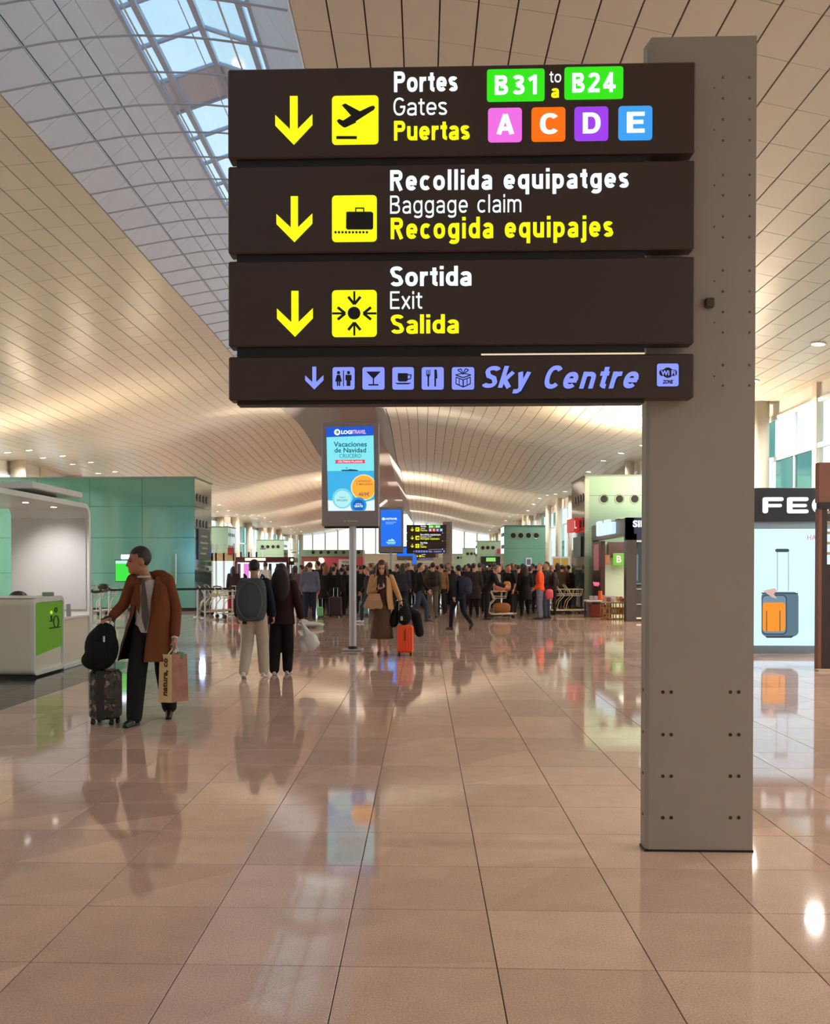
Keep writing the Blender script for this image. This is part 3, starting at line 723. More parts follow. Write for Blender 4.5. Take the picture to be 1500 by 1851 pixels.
def pavilion(label, x0, x1, y0, y1, zt, inner, mf, ms, holes, zh, side_holes=True, step=1.96, zs=None, group=None, hr=.13):
    """inner: the x of the side that faces the hall's middle"""
    t = thing('pavilion', label, 'pavilion', (0, 0, 0), group)
    MB().box(x0+.05, x1-.05, y0+.05, y1-.05, .0, zt-.02).build('core', mat('pavilion_core', (60, 84, 76), .6), t)
    zs = zs or [.12, 1.4, 2.7, 3.85, zt]
    panelgrid(t, 'y', y0+.03, x0, x1, zs, step, mf, -1)
    sx = 1 if inner == x1 else -1
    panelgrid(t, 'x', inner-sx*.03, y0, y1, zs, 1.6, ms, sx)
    MB().box(x0-.03, x1+.03, y0-.03, y1+.03, zt-.02, zt+.03).build('coping', mat('coping_grey', (130, 140, 132), .4, .5), t)
    MB().box(x0+.02, x1-.02, y0+.02, y1-.02, 0, .12).build('plinth', M_dark, t)
    for hx in holes:
        mb = MB(); mb.tube([(hx+hr*1.3*math.cos(a*PI/9), y0-.002, zh+hr*1.3*math.sin(a*PI/9)) for a in range(18)], hr*.13, 6, closed=True); mb.build('porthole_rim', M_ring, t, smooth=True)
        MB().cyl((hx, y0-.012, zh), hr, .02, 'Y', 20).build('porthole', M_hole, t)
    if side_holes:
        for zz in (zh+.1, zh-.85):
            for i in range(4):
                hy = y0+.4+i*(y1-y0-.8)/3.0*.8
                MB().cyl((inner-.006 if sx > 0 else inner-.02, hy, zz), .14, .028, 'X', 16).build('porthole', M_hole, t)
    return t
PYL = 33.8
xcl = at(352, 1000, PYL).x
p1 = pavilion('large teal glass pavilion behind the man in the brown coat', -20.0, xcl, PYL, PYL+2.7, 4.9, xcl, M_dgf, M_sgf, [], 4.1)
h0 = at(318, 990, PYL-.1); MB().tube([(h0.x, PYL-.08, 1.0), (h0.x, PYL-.08, 2.1)], .03, 8).build('door_handle', M_chrome, p1)
q = at(327, 990, PYL)
sx0 = xcl+.035
bd = MB().box(sx0, sx0+.03, PYL+.35, PYL+2.2, 1.9, 3.05).build('notice_board', mat('notice_dark', (62, 66, 54), .4), p1)
for i, (yy, zz, ww) in enumerate(((.7, 2.75, 1.0), (.6, 2.5, 1.2), (.9, 2.3, .8), (.6, 2.1, .9))):
    MB().box(sx0+.03, sx0+.036, PYL+yy, PYL+yy+ww, zz, zz+.06).build('notice_line', mat('notice_print', (200, 196, 150), .5), bd)
xr1 = at(1057, 1000, PYL).x
hx = [at(px, 902, PYL).x for px in (1091.5, 1119.5, 1147, 1175, 1203)]
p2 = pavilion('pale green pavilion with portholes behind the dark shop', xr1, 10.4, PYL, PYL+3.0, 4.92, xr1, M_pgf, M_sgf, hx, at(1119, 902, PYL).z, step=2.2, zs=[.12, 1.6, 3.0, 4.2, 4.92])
sg = MB().box(xr1-.25, xr1-.06, PYL+.9, PYL+2.6, 2.95, 3.45).build('red_sign', emi('sign_red', (200, 40, 42), .8), p2)
text('L', emi('sign_pale', (245, 225, 215), .9), p2, (xr1-.235, xr1-.15, 3.05, 3.35), PYL+.9, .02)
MB().box(xr1-.07, xr1-.036, PYL+.5, PYL+2.2, 2.0, 2.75).build('notice_board', mat('notice_dark', (62, 66, 54), .4), p2)
MB().box(xr1-.01, xr1+.14, PYL-.02, PYL+.02, .12, 4.8).build('corner_trim', mat('corner_pale', (190, 205, 185), .4), p2)
def pav_px(label, x0p, x1p, ytop, inner, holes_px, zh_px, Y, dep=3.2, **k):
    a, b = at(x0p, ytop, Y).x, at(x1p, ytop, Y).x; zt = at(x0p, ytop, Y).z
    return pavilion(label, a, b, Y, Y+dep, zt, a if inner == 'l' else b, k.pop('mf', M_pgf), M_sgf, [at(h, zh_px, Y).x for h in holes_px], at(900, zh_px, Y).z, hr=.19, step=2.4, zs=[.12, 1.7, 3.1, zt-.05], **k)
pr2 = pav_px('green pavilion with four portholes behind the queue', 911, 986, 950, 'l', (927.5, 941, 955, 969), 968, 73.0, mf=mat('mid_green_glass', (118, 168, 148), .1, noise=.05, nscale=.5))
pr3 = pav_px('pale green pavilion with a black doorway beyond the queue', 862, 912, 978, 'l', (872.5, 881.5, 891), 990, 104.0)
pr4 = pav_px('third green pavilion in the far line, with three portholes', 836, 864, 991, 'l', (845, 852, 859), 1001, 132.0, side_holes=False)
pr5 = pav_px('smallest and farthest pale green pavilion in the far line', 820, 840, 1002, 'l', (828, 834.5), 1008, 150.0, side_holes=False)
pl2 = pav_px('narrow green pavilion just beyond the large teal one', 372, 412, 952, 'r', (), 968, 72.0)
pl3 = pav_px('green pavilion with four portholes above the burgundy kiosk', 463, 513, 976, 'r', (474.5, 484, 493.5, 502.5), 988, 108.0)
def slab(par, name, px0, py0, px1, py1, Y, m, th=.05, dy=0):
    a = at(px0, py0, Y); b = at(px1, py1, Y)
    return MB().box(a.x, b.x, Y-th, Y, b.z, a.z).build(name, m, par)
# details on far pavilions
slab(pr3, 'doorway', 869, 1006, 905, 1040, 103.9, M_black, .08); slab(pr3, 'lit_sign', 878.5, 1008, 895.5, 1015, 103.8, emi('sign_green', (140, 215, 110), 1), .1)
slab(pr3, 'lit_opening', 879, 1023, 895, 1032, 103.8, emi('pale_light', (215, 240, 225), 1), .05)
slab(pr3, 'red_sign', 898, 992, 910, 1001, 103.6, mat('dull_red', (170, 60, 60), .5), .1); slab(pr3, 'blue_sign', 904, 1003, 911, 1019, 103.5, mat('pale_blue_sign', (150, 170, 205), .5), .1)
po = slab(pr2, 'poster', 950, 1008, 961, 1023, 72.9, mat('poster_white', (225, 222, 228), .5), .05); slab(pr2, 'poster_print', 952, 1011, 959, 1021, 72.83, mat('poster_grey', (100, 100, 112), .5), .02)
slab(pr2, 'lamp_strip', 944, 1025, 962, 1030, 72.5, emi('blue_white', (190, 235, 255), 3), .1)
slab(p1, 'lamp_strip', 0, 0, 1, 1, 40, M_black)if 0 else None
# red shop with porthole strip (left background)
Yr = 120.0
t = thing('shop_unit', 'rose red shop front under a green porthole strip, behind the main screen post', 'shop', (0, 0, 0))
a = at(544, 994, Yr); b = at(656, 1007, Yr)
MB().box(a.x, b.x, Yr, Yr+4, 0, a.z).build('wall', mat('rose_wall', (188, 84, 92), .5), t)
slab(t, 'green_fascia', 544, 994, 656, 1006, Yr, mat('fascia_green', (118, 150, 126), .3), .2)
for px in (566, 580, 593.5, 607, 621, 648): c = at(px, 998.5, Yr-.22); MB().cyl((c.x, c.y-.03, c.z), .22, .04, 'Y', 14).build('porthole', M_hole, t)
slab(t, 'brown_panel', 545, 1008, 576, 1040, Yr-.05, mat('brown_red_panel', (120, 66, 56), .5), .1); slab(t, 'lit_opening', 550, 1015, 570, 1036, Yr-.15, emi('lit_cream', (255, 240, 215), 1.3), .1)
slab(t, 'round_sign_post', 576, 1008, 580, 1040, Yr-.3, mat('pale_post', (235, 215, 200), .5), .2); c = at(581, 1013, Yr-.6); MB().cyl((c.x, c.y, c.z), .37, .15, 'Y', 18).build('round_sign', emi('round_lit', (255, 228, 215), 1.2), t)
slab(t, 'notice', 612, 1011, 634, 1040, Yr-.2, mat('notice_pale', (205, 205, 208), .5), .15)
a = at(618, 1014, Yr); b = at(630, 1018.5, Yr); text('TCN', M_dark, t, (a.x, b.x, b.z, a.z), Yr-.4, .02)
# burgundy kiosk (left middle)
Yk = 62.0
t = thing('kiosk', 'burgundy topped lit kiosk behind the man with the grey backpack', 'kiosk', (0, 0, 0))
a = at(424, 1007, Yk); b = at(521, 1016, Yk)
MB().box(a.x, b.x, Yk, Yk+5, b.z, a.z, .05).build('fascia', mat('burgundy', (86, 24, 34), .4), t)
for k_ in range(3): c = at(434+k_*14, 1004, Yk); MB().cyl((c.x, Yk+.3, a.z), .06, .35, 'Z', 8).build('roof_spot', M_black, t)
slab(t, 'lettering_box', 443, 1008.5, 480, 1013.5, Yk-.01, emi('lit_cream', (255, 240, 215), 1.3), .06)
for px in (425, 520): c = at(px, 1010, Yk); MB().box(c.x-.1, c.x+.1, Yk, Yk+.3, 0, b.z).build('post', mat('burgundy', (86, 24, 34), .4), t)
slab(t, 'lit_back_wall', 427, 1017, 519, 1078, Yk+4, emi('shop_white', (235, 240, 245), 1.15), .06)
slab(t, 'pink_screen', 441, 1019, 450, 1046, Yk+.5, emi('lit_pink', (225, 130, 215), 1.0), .1)
for px in (431, 456, 487, 500): slab(t, 'shelf_unit', px, 1019, px+4, 1060, Yk+3, mat('dark_shelf', (70, 50, 62), .5), .3)
slab(t, 'counter', 427, 1063, 519, 1068.5, Yk+.4, mat('burgundy', (86, 24, 34), .4), .5)
t = thing('kiosk_sign', 'small dark double panel sign at the end of the burgundy kiosk', 'sign', (0, 0, 0))
slab(t, 'panel', 523, 1007, 532, 1021, Yk-.5, M_black, .2); c = at(527.5, 1012, Yk-.7); MB().cyl((c.x, c.y-.06, c.z), .1, .05, 'Y', 14).build('lit_disc', emi('round_lit', (255, 228, 215), 1.2), t)
a = at(527, 1021, Yk-.5); MB().box(a.x-.04, a.x+.04, Yk-.6, Yk-.5, 0, a.z).build('post', M_chrome, t)
# lit glass shop beside the teal pavilion
Ys = 58.0
t = thing('shop_unit', 'brightly lit glazed shop beside the large teal pavilion', 'shop', (0, 0, 0))
slab(t, 'lit_window', 384, 1014, 424, 1066, Ys+.3, emi('shop_cool_white', (222, 240, 240), 1.1), .1)
for px in (384, 391, 405, 423): a = at(px, 1014, Ys); MB().box(a.x-.05, a.x+.05, Ys-.1, Ys, 0, 3.1).build('mullion', M_frame, t)
a = at(380, 1000, Ys); b = at(424, 1014, Ys); MB().box(a.x, b.x, Ys-.1, Ys+.35, b.z, b.z+.5).build('fascia', mat('warm_fascia', (206, 190, 150), .5), t)
slab(t, 'red_sign', 412, 990, 422, 1003, Ys-.1, mat('dull_red', (170, 60, 60), .5), .1)
# yellow posters and white column at right background
t = thing('poster_stand', 'pair of ochre posters on a pale board beyond the orange jacket', 'poster', (0, 0, 0))
slab(t, 'board', 998, 1006, 1030, 1030, 60.0, M_frame, .06); slab(t, 'poster', 1001, 1009, 1012, 1024, 59.93, mat('ochre', (205, 165, 70), .5), .03); slab(t, 'poster', 1015, 1009, 1027, 1025, 59.93, mat('ochre', (205, 165, 70), .5), .03)
for px in (1000, 1028): a = at(px, 1020, 60); MB().box(a.x-.05, a.x+.05, 59.98, 60.06, 0, 1.6).build('post', M_frame, t)
# notice board under the distant signs
t = thing('notice_board', 'cream information board beside the distant sign pillar', 'board', (0, 0, 0))
slab(t, 'board', 783, 1008, 801, 1022, 64.0, mat('board_cream', (225, 215, 190), .5), .08); slab(t, 'red_band', 783, 1023, 801, 1028, 64.0, mat('dull_red', (170, 60, 60), .5), .08)
for px in (784, 800): a = at(px, 1020, 64); MB().box(a.x-.04, a.x+.04, 64, 64.08, 0, at(px, 1008, 64).z).build('post', M_frame, t)
# ------------------------------------------------------------------ dark shop at the right
SXF = at(1132, 1060, 27.7).x; SYF = 27.7
t = thing('corner_shop', 'dark shop with open front and navy corner sign, behind the pillar', 'shop', (0, 0, 0))
M_fas = mat('shop_dark_bronze', (82, 72, 68), .35, .1); M_navy = mat('navy_sign', (42, 50, 84), .35)
MB().box(SXF, SXF+.22, SYF, 33.4, 2.55, 3.08).build('side_fascia', M_fas, t)
MB().box(SXF, SXF+4.2, SYF, SYF+.2, 2.42, 3.08).build('front_fascia', M_navy, t)
MB().box(SXF+.1, SXF+4.2, SYF+.1, 33.4, 3.02, 3.08).build('roof', M_fas, t)
MB().box(SXF, SXF+.3, SYF, SYF+.35, 0, 2.6).build('corner_post', M_fas, t)
MB().box(SXF, SXF+.2, 33.1, 33.4, 0, 2.6).build('post', M_fas, t)
MB().box(SXF, SXF+.15, 31.7, 33.1, .0, 2.5).build('side_display', mat('display_brown', (66, 40, 40), .4), t)
MB().box(SXF-.02, SXF, 31.95, 32.9, 1.5, 2.4).build('poster', mat('pink_poster', (226, 130, 140), .4, noise=.35, nscale=3), t)
MB().tube([(SXF-.02, 31.9+i*.1, 1.03+.06*math.sin(i*2.1)) for i in range(11)], .025, 6).build('script_mark', emi('pink_letters', (240, 110, 130), 1), t)
MB().box(SXF+3.0, SXF+3.1, SYF+.3, 33.3, 0, 2.5).build('back_wall', mat('shop_wall_green', (200, 220, 200), .5), t)
MB().box(SXF+.2, SXF+3.1, 33.2, 33.3, 0, 2.5).build('end_wall', mat('shop_wall_green', (200, 220, 200), .5), t)
cs = MB().box(SXF+.5, SXF+1.75, 32.9, 33.1, 2.0-.05, 2.5).build('cabinet', mat('display_brown', (66, 40, 40), .4), t)
ga = at(1108, 1000, 32.8); gb = at(1131, 1022, 32.8)
gs = MB().box(ga.x, gb.x+.12, 32.78, 32.86, gb.z, ga.z, .02).build('green_sign', emi('sign_b_green', (120, 190, 60), .9), t)
a = at(1115, 1004, 32.7); b = at(1124, 1017, 32.7); text('B', emi('sign_pale', (245, 225, 215), .9), t, (a.x, b.x, b.z, a.z), 32.78, .03)
a = at(1093, 1003, 32.8); b = at(1102, 1021, 32.8); MB().box(a.x, b.x, 32.8, 32.86, b.z, a.z).build('photo_panel', mat('photo_brown', (150, 96, 70), .5, noise=.5, nscale=6), t)
# illuminated white letter blocks on the side fascia (half transparent in the photograph)
for i, (y0_, y1_, zt_) in enumerate(((29.1, 29.75, 3.03), (29.85, 30.5, 3.14), (30.6, 31.2, 3.06), (31.3, 31.8, 3.16))):
    MB().box(SXF-.14, SXF-.02, y0_, y1_, 2.66, zt_, .02).build('light_letter', emi('letter_glow', (205, 232, 240), 1.1), t)
a = at(1143.5, 940.5, SYF); b = at(1168, 953, SYF); text('SIB', M_lwhite, t, (a.x, b.x, b.z, a.z), SYF, .045)
# glazed display case under the navy sign
dc0 = at(1136, 970, SYF); dc1 = at(1163, 970, SYF)
dx1 = dc1.x+.9
MB().box(SXF+.3, dx1, SYF+.1, SYF+.6, 0, 1.05).build('display_plinth', M_fas, t)
MB().box(dc0.x, dx1, SYF+.02, SYF+.1, .08, .12).build('kick_light', emi('strip_light', (250, 225, 190), .9), t)
MB().box(dc0.x, dc0.x+.025, SYF+.02, SYF+.08, 1.05, 2.4).build('case_edge', M_chrome, t)
MB().box(dc0.x, dx1, SYF+.02, SYF+.08, 2.36, 2.4).build('case_edge', emi('strip_light', (250, 225, 190), .9), t)
for zz in (.5, .95): MB().box(dc0.x+.04, dx1, SYF+.06, SYF+.1, zz, zz+.03).build('drawer_rail', M_chrome, t)
MB().box(SXF+.3, dx1, SYF+.6, SYF+.65, 1.05, 2.4).build('case_back', mat('case_dark', (40, 30, 30), .4), t)
MB().box(dc0.x+.02, dc0.x+.40, SYF+.5, SYF+.55, 1.2, 2.0).build('panel', mat('case_grey', (160, 160, 162), .4), t)
MB().box(dc0.x+.02, dx1, SYF+.03, SYF+.035, 1.08, 2.35).build('glass_pane', M_glass, t)
lp = bpy.data.lights.new('lamp', 'AREA'); lp.shape = 'RECTANGLE'; lp.size = 2.2; lp.size_y = 4.5; lp.energy = 200; lp.color = (1, .86, .7)
lo = bpy.data.objects.new('lamp', lp); C.objects.link(lo); lo.location = (SXF+1.5, 30.5, 2.95)
def tag1(o, label, cat, group=None):
    o['label'] = label; o['category'] = cat
    if group: o['group'] = group
    return o
tag1(MB().box(-.2, .2, -.02, .02, 0, .03, .005).build('serving_tray', mat('tray_cream', (215, 200, 150), .5)), 'pale tray lying in the glazed display case', 'tray').location = (dc0.x+.3, SYF+.35, 1.1)
# goods stand: gilt wire frames with boxes
gt = thing('display_stand', 'gilt lattice stand with small goods in front of the open shop', 'stand', (at(1110, 1120, 28.9).x, 28.9, 0))
M_gold = mat('gilt_metal', (196, 160, 96), .3, .8)
for i in range(4):
    for j in range(3):
        mb = MB(); x0 = -.38+i*.2; z0 = .02+j*.17
        for a_, b_ in (((x0, z0), (x0+.18, z0)), ((x0+.18, z0), (x0+.18, z0+.15)), ((x0+.18, z0+.15), (x0, z0+.15)), ((x0, z0+.15), (x0, z0))):
            mb.tube([(a_[0], -.2, a_[1]), (b_[0], -.2, b_[1])], .010, 5)
            mb.tube([(a_[0], .2, a_[1]), (b_[0], .2, b_[1])], .010, 5)
        for cx, cz in ((x0, z0), (x0+.18, z0), (x0, z0+.15), (x0+.18, z0+.15)): mb.tube([(cx, -.2, cz), (cx, .2, cz)], .010, 5)
        mb.build('lattice_cell', M_gold, gt)
MB().box(-.4, .44, -.22, .22, .53, .55).build('top_board', M_white, gt)
cols = [(220, 170, 150), (232, 220, 200), (190, 90, 90), (210, 180, 110), (235, 230, 225), (160, 110, 120)]
for i in range(18):
    cx = gt.location.x-.3+(i % 6)*.13+random.uniform(-.02, .02); lvl = i//6; w = random.uniform(.04, .055); h = random.uniform(.10, .2)
    if lvl == 0: z0, yy = .55, 28.78
    elif lvl == 1: z0, yy = .55, 28.98
    else: z0, yy = .235-.034, 28.9
    c = cols[(i*5) % 6]
    if lvl == 2: h = .12
    o = MB().box(-w, w, -w, w, 0, h, .008).build('gift_box', mat('box_%d' % ((i*5) % 6), c, .5)); o.location = (cx, yy, z0)
    tag1(o, 'small pastel gift box on the gilt lattice stand', 'box', 'gift boxes on the lattice stand')
tb = thing('display_table', 'low dark table with goods at the shop entrance', 'table', (at(1083, 1110, 30.2).x, 30.2, 0))
MB().box(-.45, .35, -.3, .3, .5, .55, .01).build('table_top', M_white, tb)
for sx_, sy_ in ((-1, -1), (1, -1), (-1, 1), (1, 1)): MB().box(-.05+sx_*.36-.03, -.05+sx_*.36+.03, sy_*.25-.03, sy_*.25+.03, 0, .5).build('leg', M_fas, tb)
MB().box(-.3, .3, -.15, .25, .02, .4).build('crate', mat('crate_red', (140, 60, 50), .5), tb)
o = MB().cyl((0, 0, 0), .07, .3, 'Z', 14, .06).build('bottle', mat('orange_bottle', (240, 110, 30), .4)); o.location = (tb.location.x+.02, 30.15, .55); tag1(o, 'orange bottle standing on the low shop table', 'bottle')
for i in range(5):
    o = MB().box(-.06, .06, -.05, .05, 0, .14, .008).build('gift_box', mat('lilac_box', (196, 180, 205), .5)); o.location = (tb.location.x-.3+(i+(1 if i > 1 else 0))*.14, 29.98, .55); tag1(o, 'lilac box on the low table at the shop entrance', 'box', 'lilac boxes on the shop table')
# ------------------------------------------------------------------ luggage shop: sign and light box
FY = 2688/153.0
t = thing('luggage_shop_front', 'black shop sign above a glowing poster wall, beyond the pillar', 'shop', (0, 0, 0))
xa_ = 5.5; xb_ = at(1600, 1000, FY).x; z1 = at(1420, 882, FY).z; z0 = at(1420, 943, FY).z
MB().box(xa_, xb_, FY-.05, FY+.4, z0, z1, .01).build('sign_box', mat('sign_charcoal', (40, 44, 52), .35), t)
zL1 = at(1420, 956, FY).z; zL0 = at(1420, 1167, FY).z
MB().box(xa_, xb_, FY, FY+.4, zL1, z0).build('head_rail', mat('rail_blue_grey', (150, 170, 184), .35, .3), t)
MB().box(xa_, xb_, FY, FY+.4, zL0, zL1).build('light_panel', emi('light_panel', (200, 234, 250), 1.2), t)
MB().box(xa_, xb_, FY-.02, FY+.4, 0, zL0).build('kick_plate', mat('rail_blue_grey', (150, 170, 184), .35, .3), t)
def FQ(px, py): q_ = at(px, py, FY-.05); return q_.x, q_.z
PM = FY/F
def ell_(poly, d=.03, m=M_lwhite, nm='letter'):
    return MB().prism([FQ(*p) for p in poly], FY-.05-d, FY-.05).build(nm, m, t)
# rounded wide letters
def bar(x0, y0_, x1, y1, r=3):
    a, b = FQ(x0, y0_); c, d = FQ(x1, y1); return rrect(a, c, d, b, r*PM, 4)
def letter(rects):
    mb = MB()
    for r_ in rects: mb.prism(bar(*r_), FY-.085, FY-.05)
    mb.build('letter', M_lwhite, t)
letter([(1378, 899, 1387, 928, 4), (1378, 899, 1415, 906, 3.4), (1383, 911, 1412, 917, 2.9)])
letter([(1422, 899, 1431, 928, 4), (1422, 899, 1460, 906, 3.4), (1427, 911, 1457, 917, 2.9), (1422, 921, 1460, 928, 3.4)])
mb = MB()
pts = []
for i in range(13): th_ = PI/2+PI*i/12; pts.append((1480+13*math.cos(th_)*1.0, 913.5-14.5*math.sin(th_)))
o1 = [FQ(1496, 899)]+[FQ(*p) for p in pts]+[FQ(1496, 928)]; i1 = [FQ(1496, 906)]+[FQ(1480+(p[0]-1480)*.35, 913.5+(p[1]-913.5)*.5) for p in pts]+[FQ(1496, 921)]
vs = [(x, FY-.085, z) for x, z in o1]+[(x, FY-.085, z) for x, z in i1]+[(x, FY-.05, z) for x, z in o1]+[(x, FY-.05, z) for x, z in i1]
n = len(o1); fs = []
for i in range(n-1): fs += [(i, i+1, n+i+1, n+i), (i, 2*n+i, 2*n+i+1, i+1), (n+i, n+i+1, 3*n+i+1, 3*n+i)]
mb.add(vs, fs); mb.build('letter', M_lwhite, t)
def FL(px, py): q_ = at(px, py, FY); return q_.x, q_.z
def fshape(polys, m, nm, d):
    mb = MB()
    for p in polys: mb.prism([FL(*v_) for v_ in p], FY-d, FY-.001)
    mb.build(nm, m, t)
def rr(x0, y0_, x1, y1, r): return [(x, y) for x, y in rrect(x0, x1, y0_, y1, r, 5)]
ex1, ex2, ex3, ex4 = emi('print_slate', (94, 122, 140), .9), emi('print_slate_dark', (58, 72, 86), .9), emi('print_orange', (245, 150, 45), 1), emi('print_slate_light', (120, 150, 170), .9)
fshape([rr(1376, 1070, 1443, 1150, 9)], ex1, 'printed_suitcase', .003)
fshape([rr(1377, 1075, 1422, 1147, 8)], ex2, 'printed_suitcase', .004)
fshape([rr(1378, 1077, 1420, 1145, 7)], ex4, 'printed_suitcase', .005)
fshape([rr(1378, 1089, 1419, 1141, 5)], ex3, 'printed_suitcase', .006)
fshape([[(1384.5, 1104), (1386, 1104), (1386, 1141), (1384.5, 1141)], [(1408.5, 1104), (1410, 1104), (1410, 1141), (1408.5, 1141)], [(1376, 1071), (1442, 1072), (1442, 1074), (1376, 1073)], [(1382, 1150), (1436, 1149), (1430, 1153), (1386, 1153)]], ex2, 'printed_suitcase', .007)
fshape([[(1404, 998), (1405.6, 998), (1405.6, 1068), (1404, 1068)], [(1424, 998), (1425.6, 998), (1425.6, 1068), (1424, 1068)]], emi('print_silver', (165, 185, 195), .9), 'printed_suitcase', .003)
fshape([rr(1401, 992, 1426, 998, 2.8)], ex2, 'printed_suitcase', .005)
fshape([[(1378, 1068), (1400, 1063), (1404, 1068), (1398, 1074), (1404, 1082), (1396, 1080)]], emi('print_tag', (225, 190, 180), .9), 'printed_suitcase', .008)
a = FL(1459, 967); b = FL(1475, 976); text('HA', emi('print_red', (232, 120, 120), .9), t, (a[0], b[0], b[1], a[1]), FY, .0)
lp = bpy.data.lights.new('lamp', 'AREA'); lp.shape = 'RECTANGLE'
# brown wood portal at the right edge
bx = at(1478, 1210, 14.6).x
t = thing('wood_portal', 'dark brown wooden shop portal at the picture edge', 'shop', (0, 0, 0))
M_wood = mat('reddish_wood', (120, 74, 56), .45, noise=.2, nscale=9); M_dw = mat('dark_wood', (44, 24, 20), .45, noise=.2, nscale=12)
zt = at(1490, 836, 14.6).z; zl = at(1490, 908, 14.6).z
MB().box(bx, bx+2.2, 14.6, 14.74, zl, zt).build('header', M_wood, t)
MB().box(bx+.02, bx+2.2, 14.58, 14.74, zl-.1, zl).build('lintel', M_dark, t)
MB().box(bx+.05, bx+.13, 14.6, 14.74, .0, zl-.1).build('jamb', M_dw, t); MB().box(bx+.0, bx+.05, 14.6, 14.73, 0, zl-.1).build('jamb_trim', M_wood, t)
MB().box(bx+.13, bx+2.2, 14.64, 14.72, 0, 1.65).build('door_leaf', M_dw, t)
for i in range(5): MB().box(bx+.13, bx+2.2, 14.62, 14.72, 1.8+i*.16, 1.84+i*.16).build('slat', mat('light_wood', (190, 150, 110), .5), t)
MB().box(bx-.05, bx+2.2, 14.45, 14.6, 0, .03).build('threshold', mat('pale_stone', (205, 180, 155), .4), t)
# ------------------------------------------------------------------ digital screens on posts
def mkscreen(Y, px0, py0, px1, py1, polepx, basepy, label, kind):
    base_ = at(polepx, 1026, Y)
    t = thing('advertising_screen', label, 'screen', (base_.x, Y, 0))
    def L(px, py): q_ = at(px, py, Y-.12); return q_.x-base_.x, q_.z
    k = Y/F
    x0, z1 = L(px0, py0); x1, z0 = L(px1, py1)
    MB().box(x0, x1, -.12, .12, z0, z1, .015).build('casing', mat('screen_casing', (150, 144, 146), .4, .3), t)
    MB().box(x0+.04, x1-.02, .0, .16, z0-.03, z1+.02).build('rear_casing', M_black, t)
    pw = 6.5*17.9/F
    MB().cyl((0, 0, 0), pw, z0, 'Z', 20).build('pole', mat('pole_grey', (196, 196, 204), .35, .2), t, smooth=False)
    mb = MB(); mb.box(-.2, .2, -.2, .2, 0, .035, .012); mb.build('base_plate', mat('base_pale', (190, 190, 190), .35, .4), t)
    mb = MB(); mb.cyl((0, 0, .035), pw*1.35, .05, 'Z', 20); mb.build('collar', M_black, t)
    return t, L, z0, z1, x0, x1
scr, L, z0, z1, x0, x1 = mkscreen(17.9, 581, 764, 685, 951, 637.5, 1172, 'tall lit advertising screen with a cruise poster on a grey post', 0)
disp = {}
def SB(par, name, pl, m, d, L=L):
    mb = MB()
    for p in pl: mb.prism([L(*v_) for v_ in p], -.12-d, -.119)
    return mb.build(name, m, par)
dsp = SB(scr, 'display', [[(590, 787), (675, 787), (677, 923), (593, 924)]], emi('ad_sea', (60, 178, 232), 1.0), .002)
SB(dsp, 'sky_area', [[(590, 786), (675, 784), (676, 851), (591.5, 851.5)]], emi('ad_sky', (130, 232, 244), 1.0), .003)
SB(dsp, 'header_band', [[(589, 772.5), (674.5, 770.5), (675, 787), (589.5, 790.5)]], emi('ad_blue', (22, 84, 210), 1.0), .004)
SB(dsp, 'sand_area', [[(592.5, 904), (620, 907), (650, 910), (676.8, 903), (677, 923), (593, 923.5)]], emi('ad_sand', (232, 244, 246), 1.0), .003)
def cpx(cx, cy, r, n=24, clip=None):
    return [(min(cx+r*math.cos(2*PI*i/n), clip or 9999), cy-r*math.sin(2*PI*i/n)) for i in range(n)]
SB(dsp, 'offer_disc', [cpx(657.5, 881, 23.5, clip=676.6)], emi('ad_cream', (255, 226, 160), 1), .004); SB(dsp, 'offer_disc', [cpx(657.5, 881, 21.5, clip=676.6)], emi('ad_orange', (250, 176, 62), 1), .005)
SB(dsp, 'offer_disc', [cpx(619, 901, 18.5)], emi('ad_aqua', (120, 214, 236), 1), .005); SB(dsp, 'offer_disc', [cpx(619, 902, 15)], emi('ad_palecyan', (176, 240, 246), 1), .006)
SB(dsp, 'offer_disc', [[(min(p[0], 664), min(p[1], 923)) for p in cpx(648, 913.5, 14.5)]], emi('ad_midblue', (40, 150, 220), 1), .007); SB(dsp, 'offer_disc', [[(p[0], min(p[1], 922.5)) for p in cpx(648, 913.5, 10.5)]], emi('ad_deep', (16, 104, 190), 1), .008)
SB(dsp, 'logo_disc', [cpx(609.5, 781.3, 5.6)], M_lwhite, .006); SB(dsp, 'logo_disc', [cpx(609.8, 781.3, 3)], emi('ad_lime', (150, 190, 90), 1), .0075); SB(dsp, 'logo_disc', [cpx(610.5, 780.8, 1.4, 12)], emi('ad_blue', (22, 84, 210), 1), .009)
SB(dsp, 'ship', [[(617, 850.5), (617.5, 849.3), (630, 849), (632, 848), (642, 849), (648, 850), (646, 851.5), (618, 851.5)], [(624, 846), (628, 845), (628, 847)]], emi('ad_navy', (28, 74, 110), .8), .005)
SB(dsp, 'red_ribbon', [[(605, 831.5), (660, 831), (659, 834), (660, 837.5), (605, 838), (607, 834.5)]], emi('ad_red', (226, 70, 90), 1), .005)
def ST(s_, px0, py0, px1, py1, m, bold=.02, par=None, d=.006, LL=None):
    LL = LL or L; a_ = LL(px0, py0); b_ = LL(px1, py1)
    return text(s_, m, par or dsp, (a_[0], b_[0], b_[1], a_[1]), -.12, bold, th=d)
ST('LOGI', 616.5, 777.7, 637, 784.7, M_lwhite, .05); ST('TRAVEL', 637.5, 777.3, 661.5, 784.2, emi('ad_pinkwhite', (238, 190, 236), 1), .03)
m_ = emi('ad_tealtext', (24, 110, 130), .8)
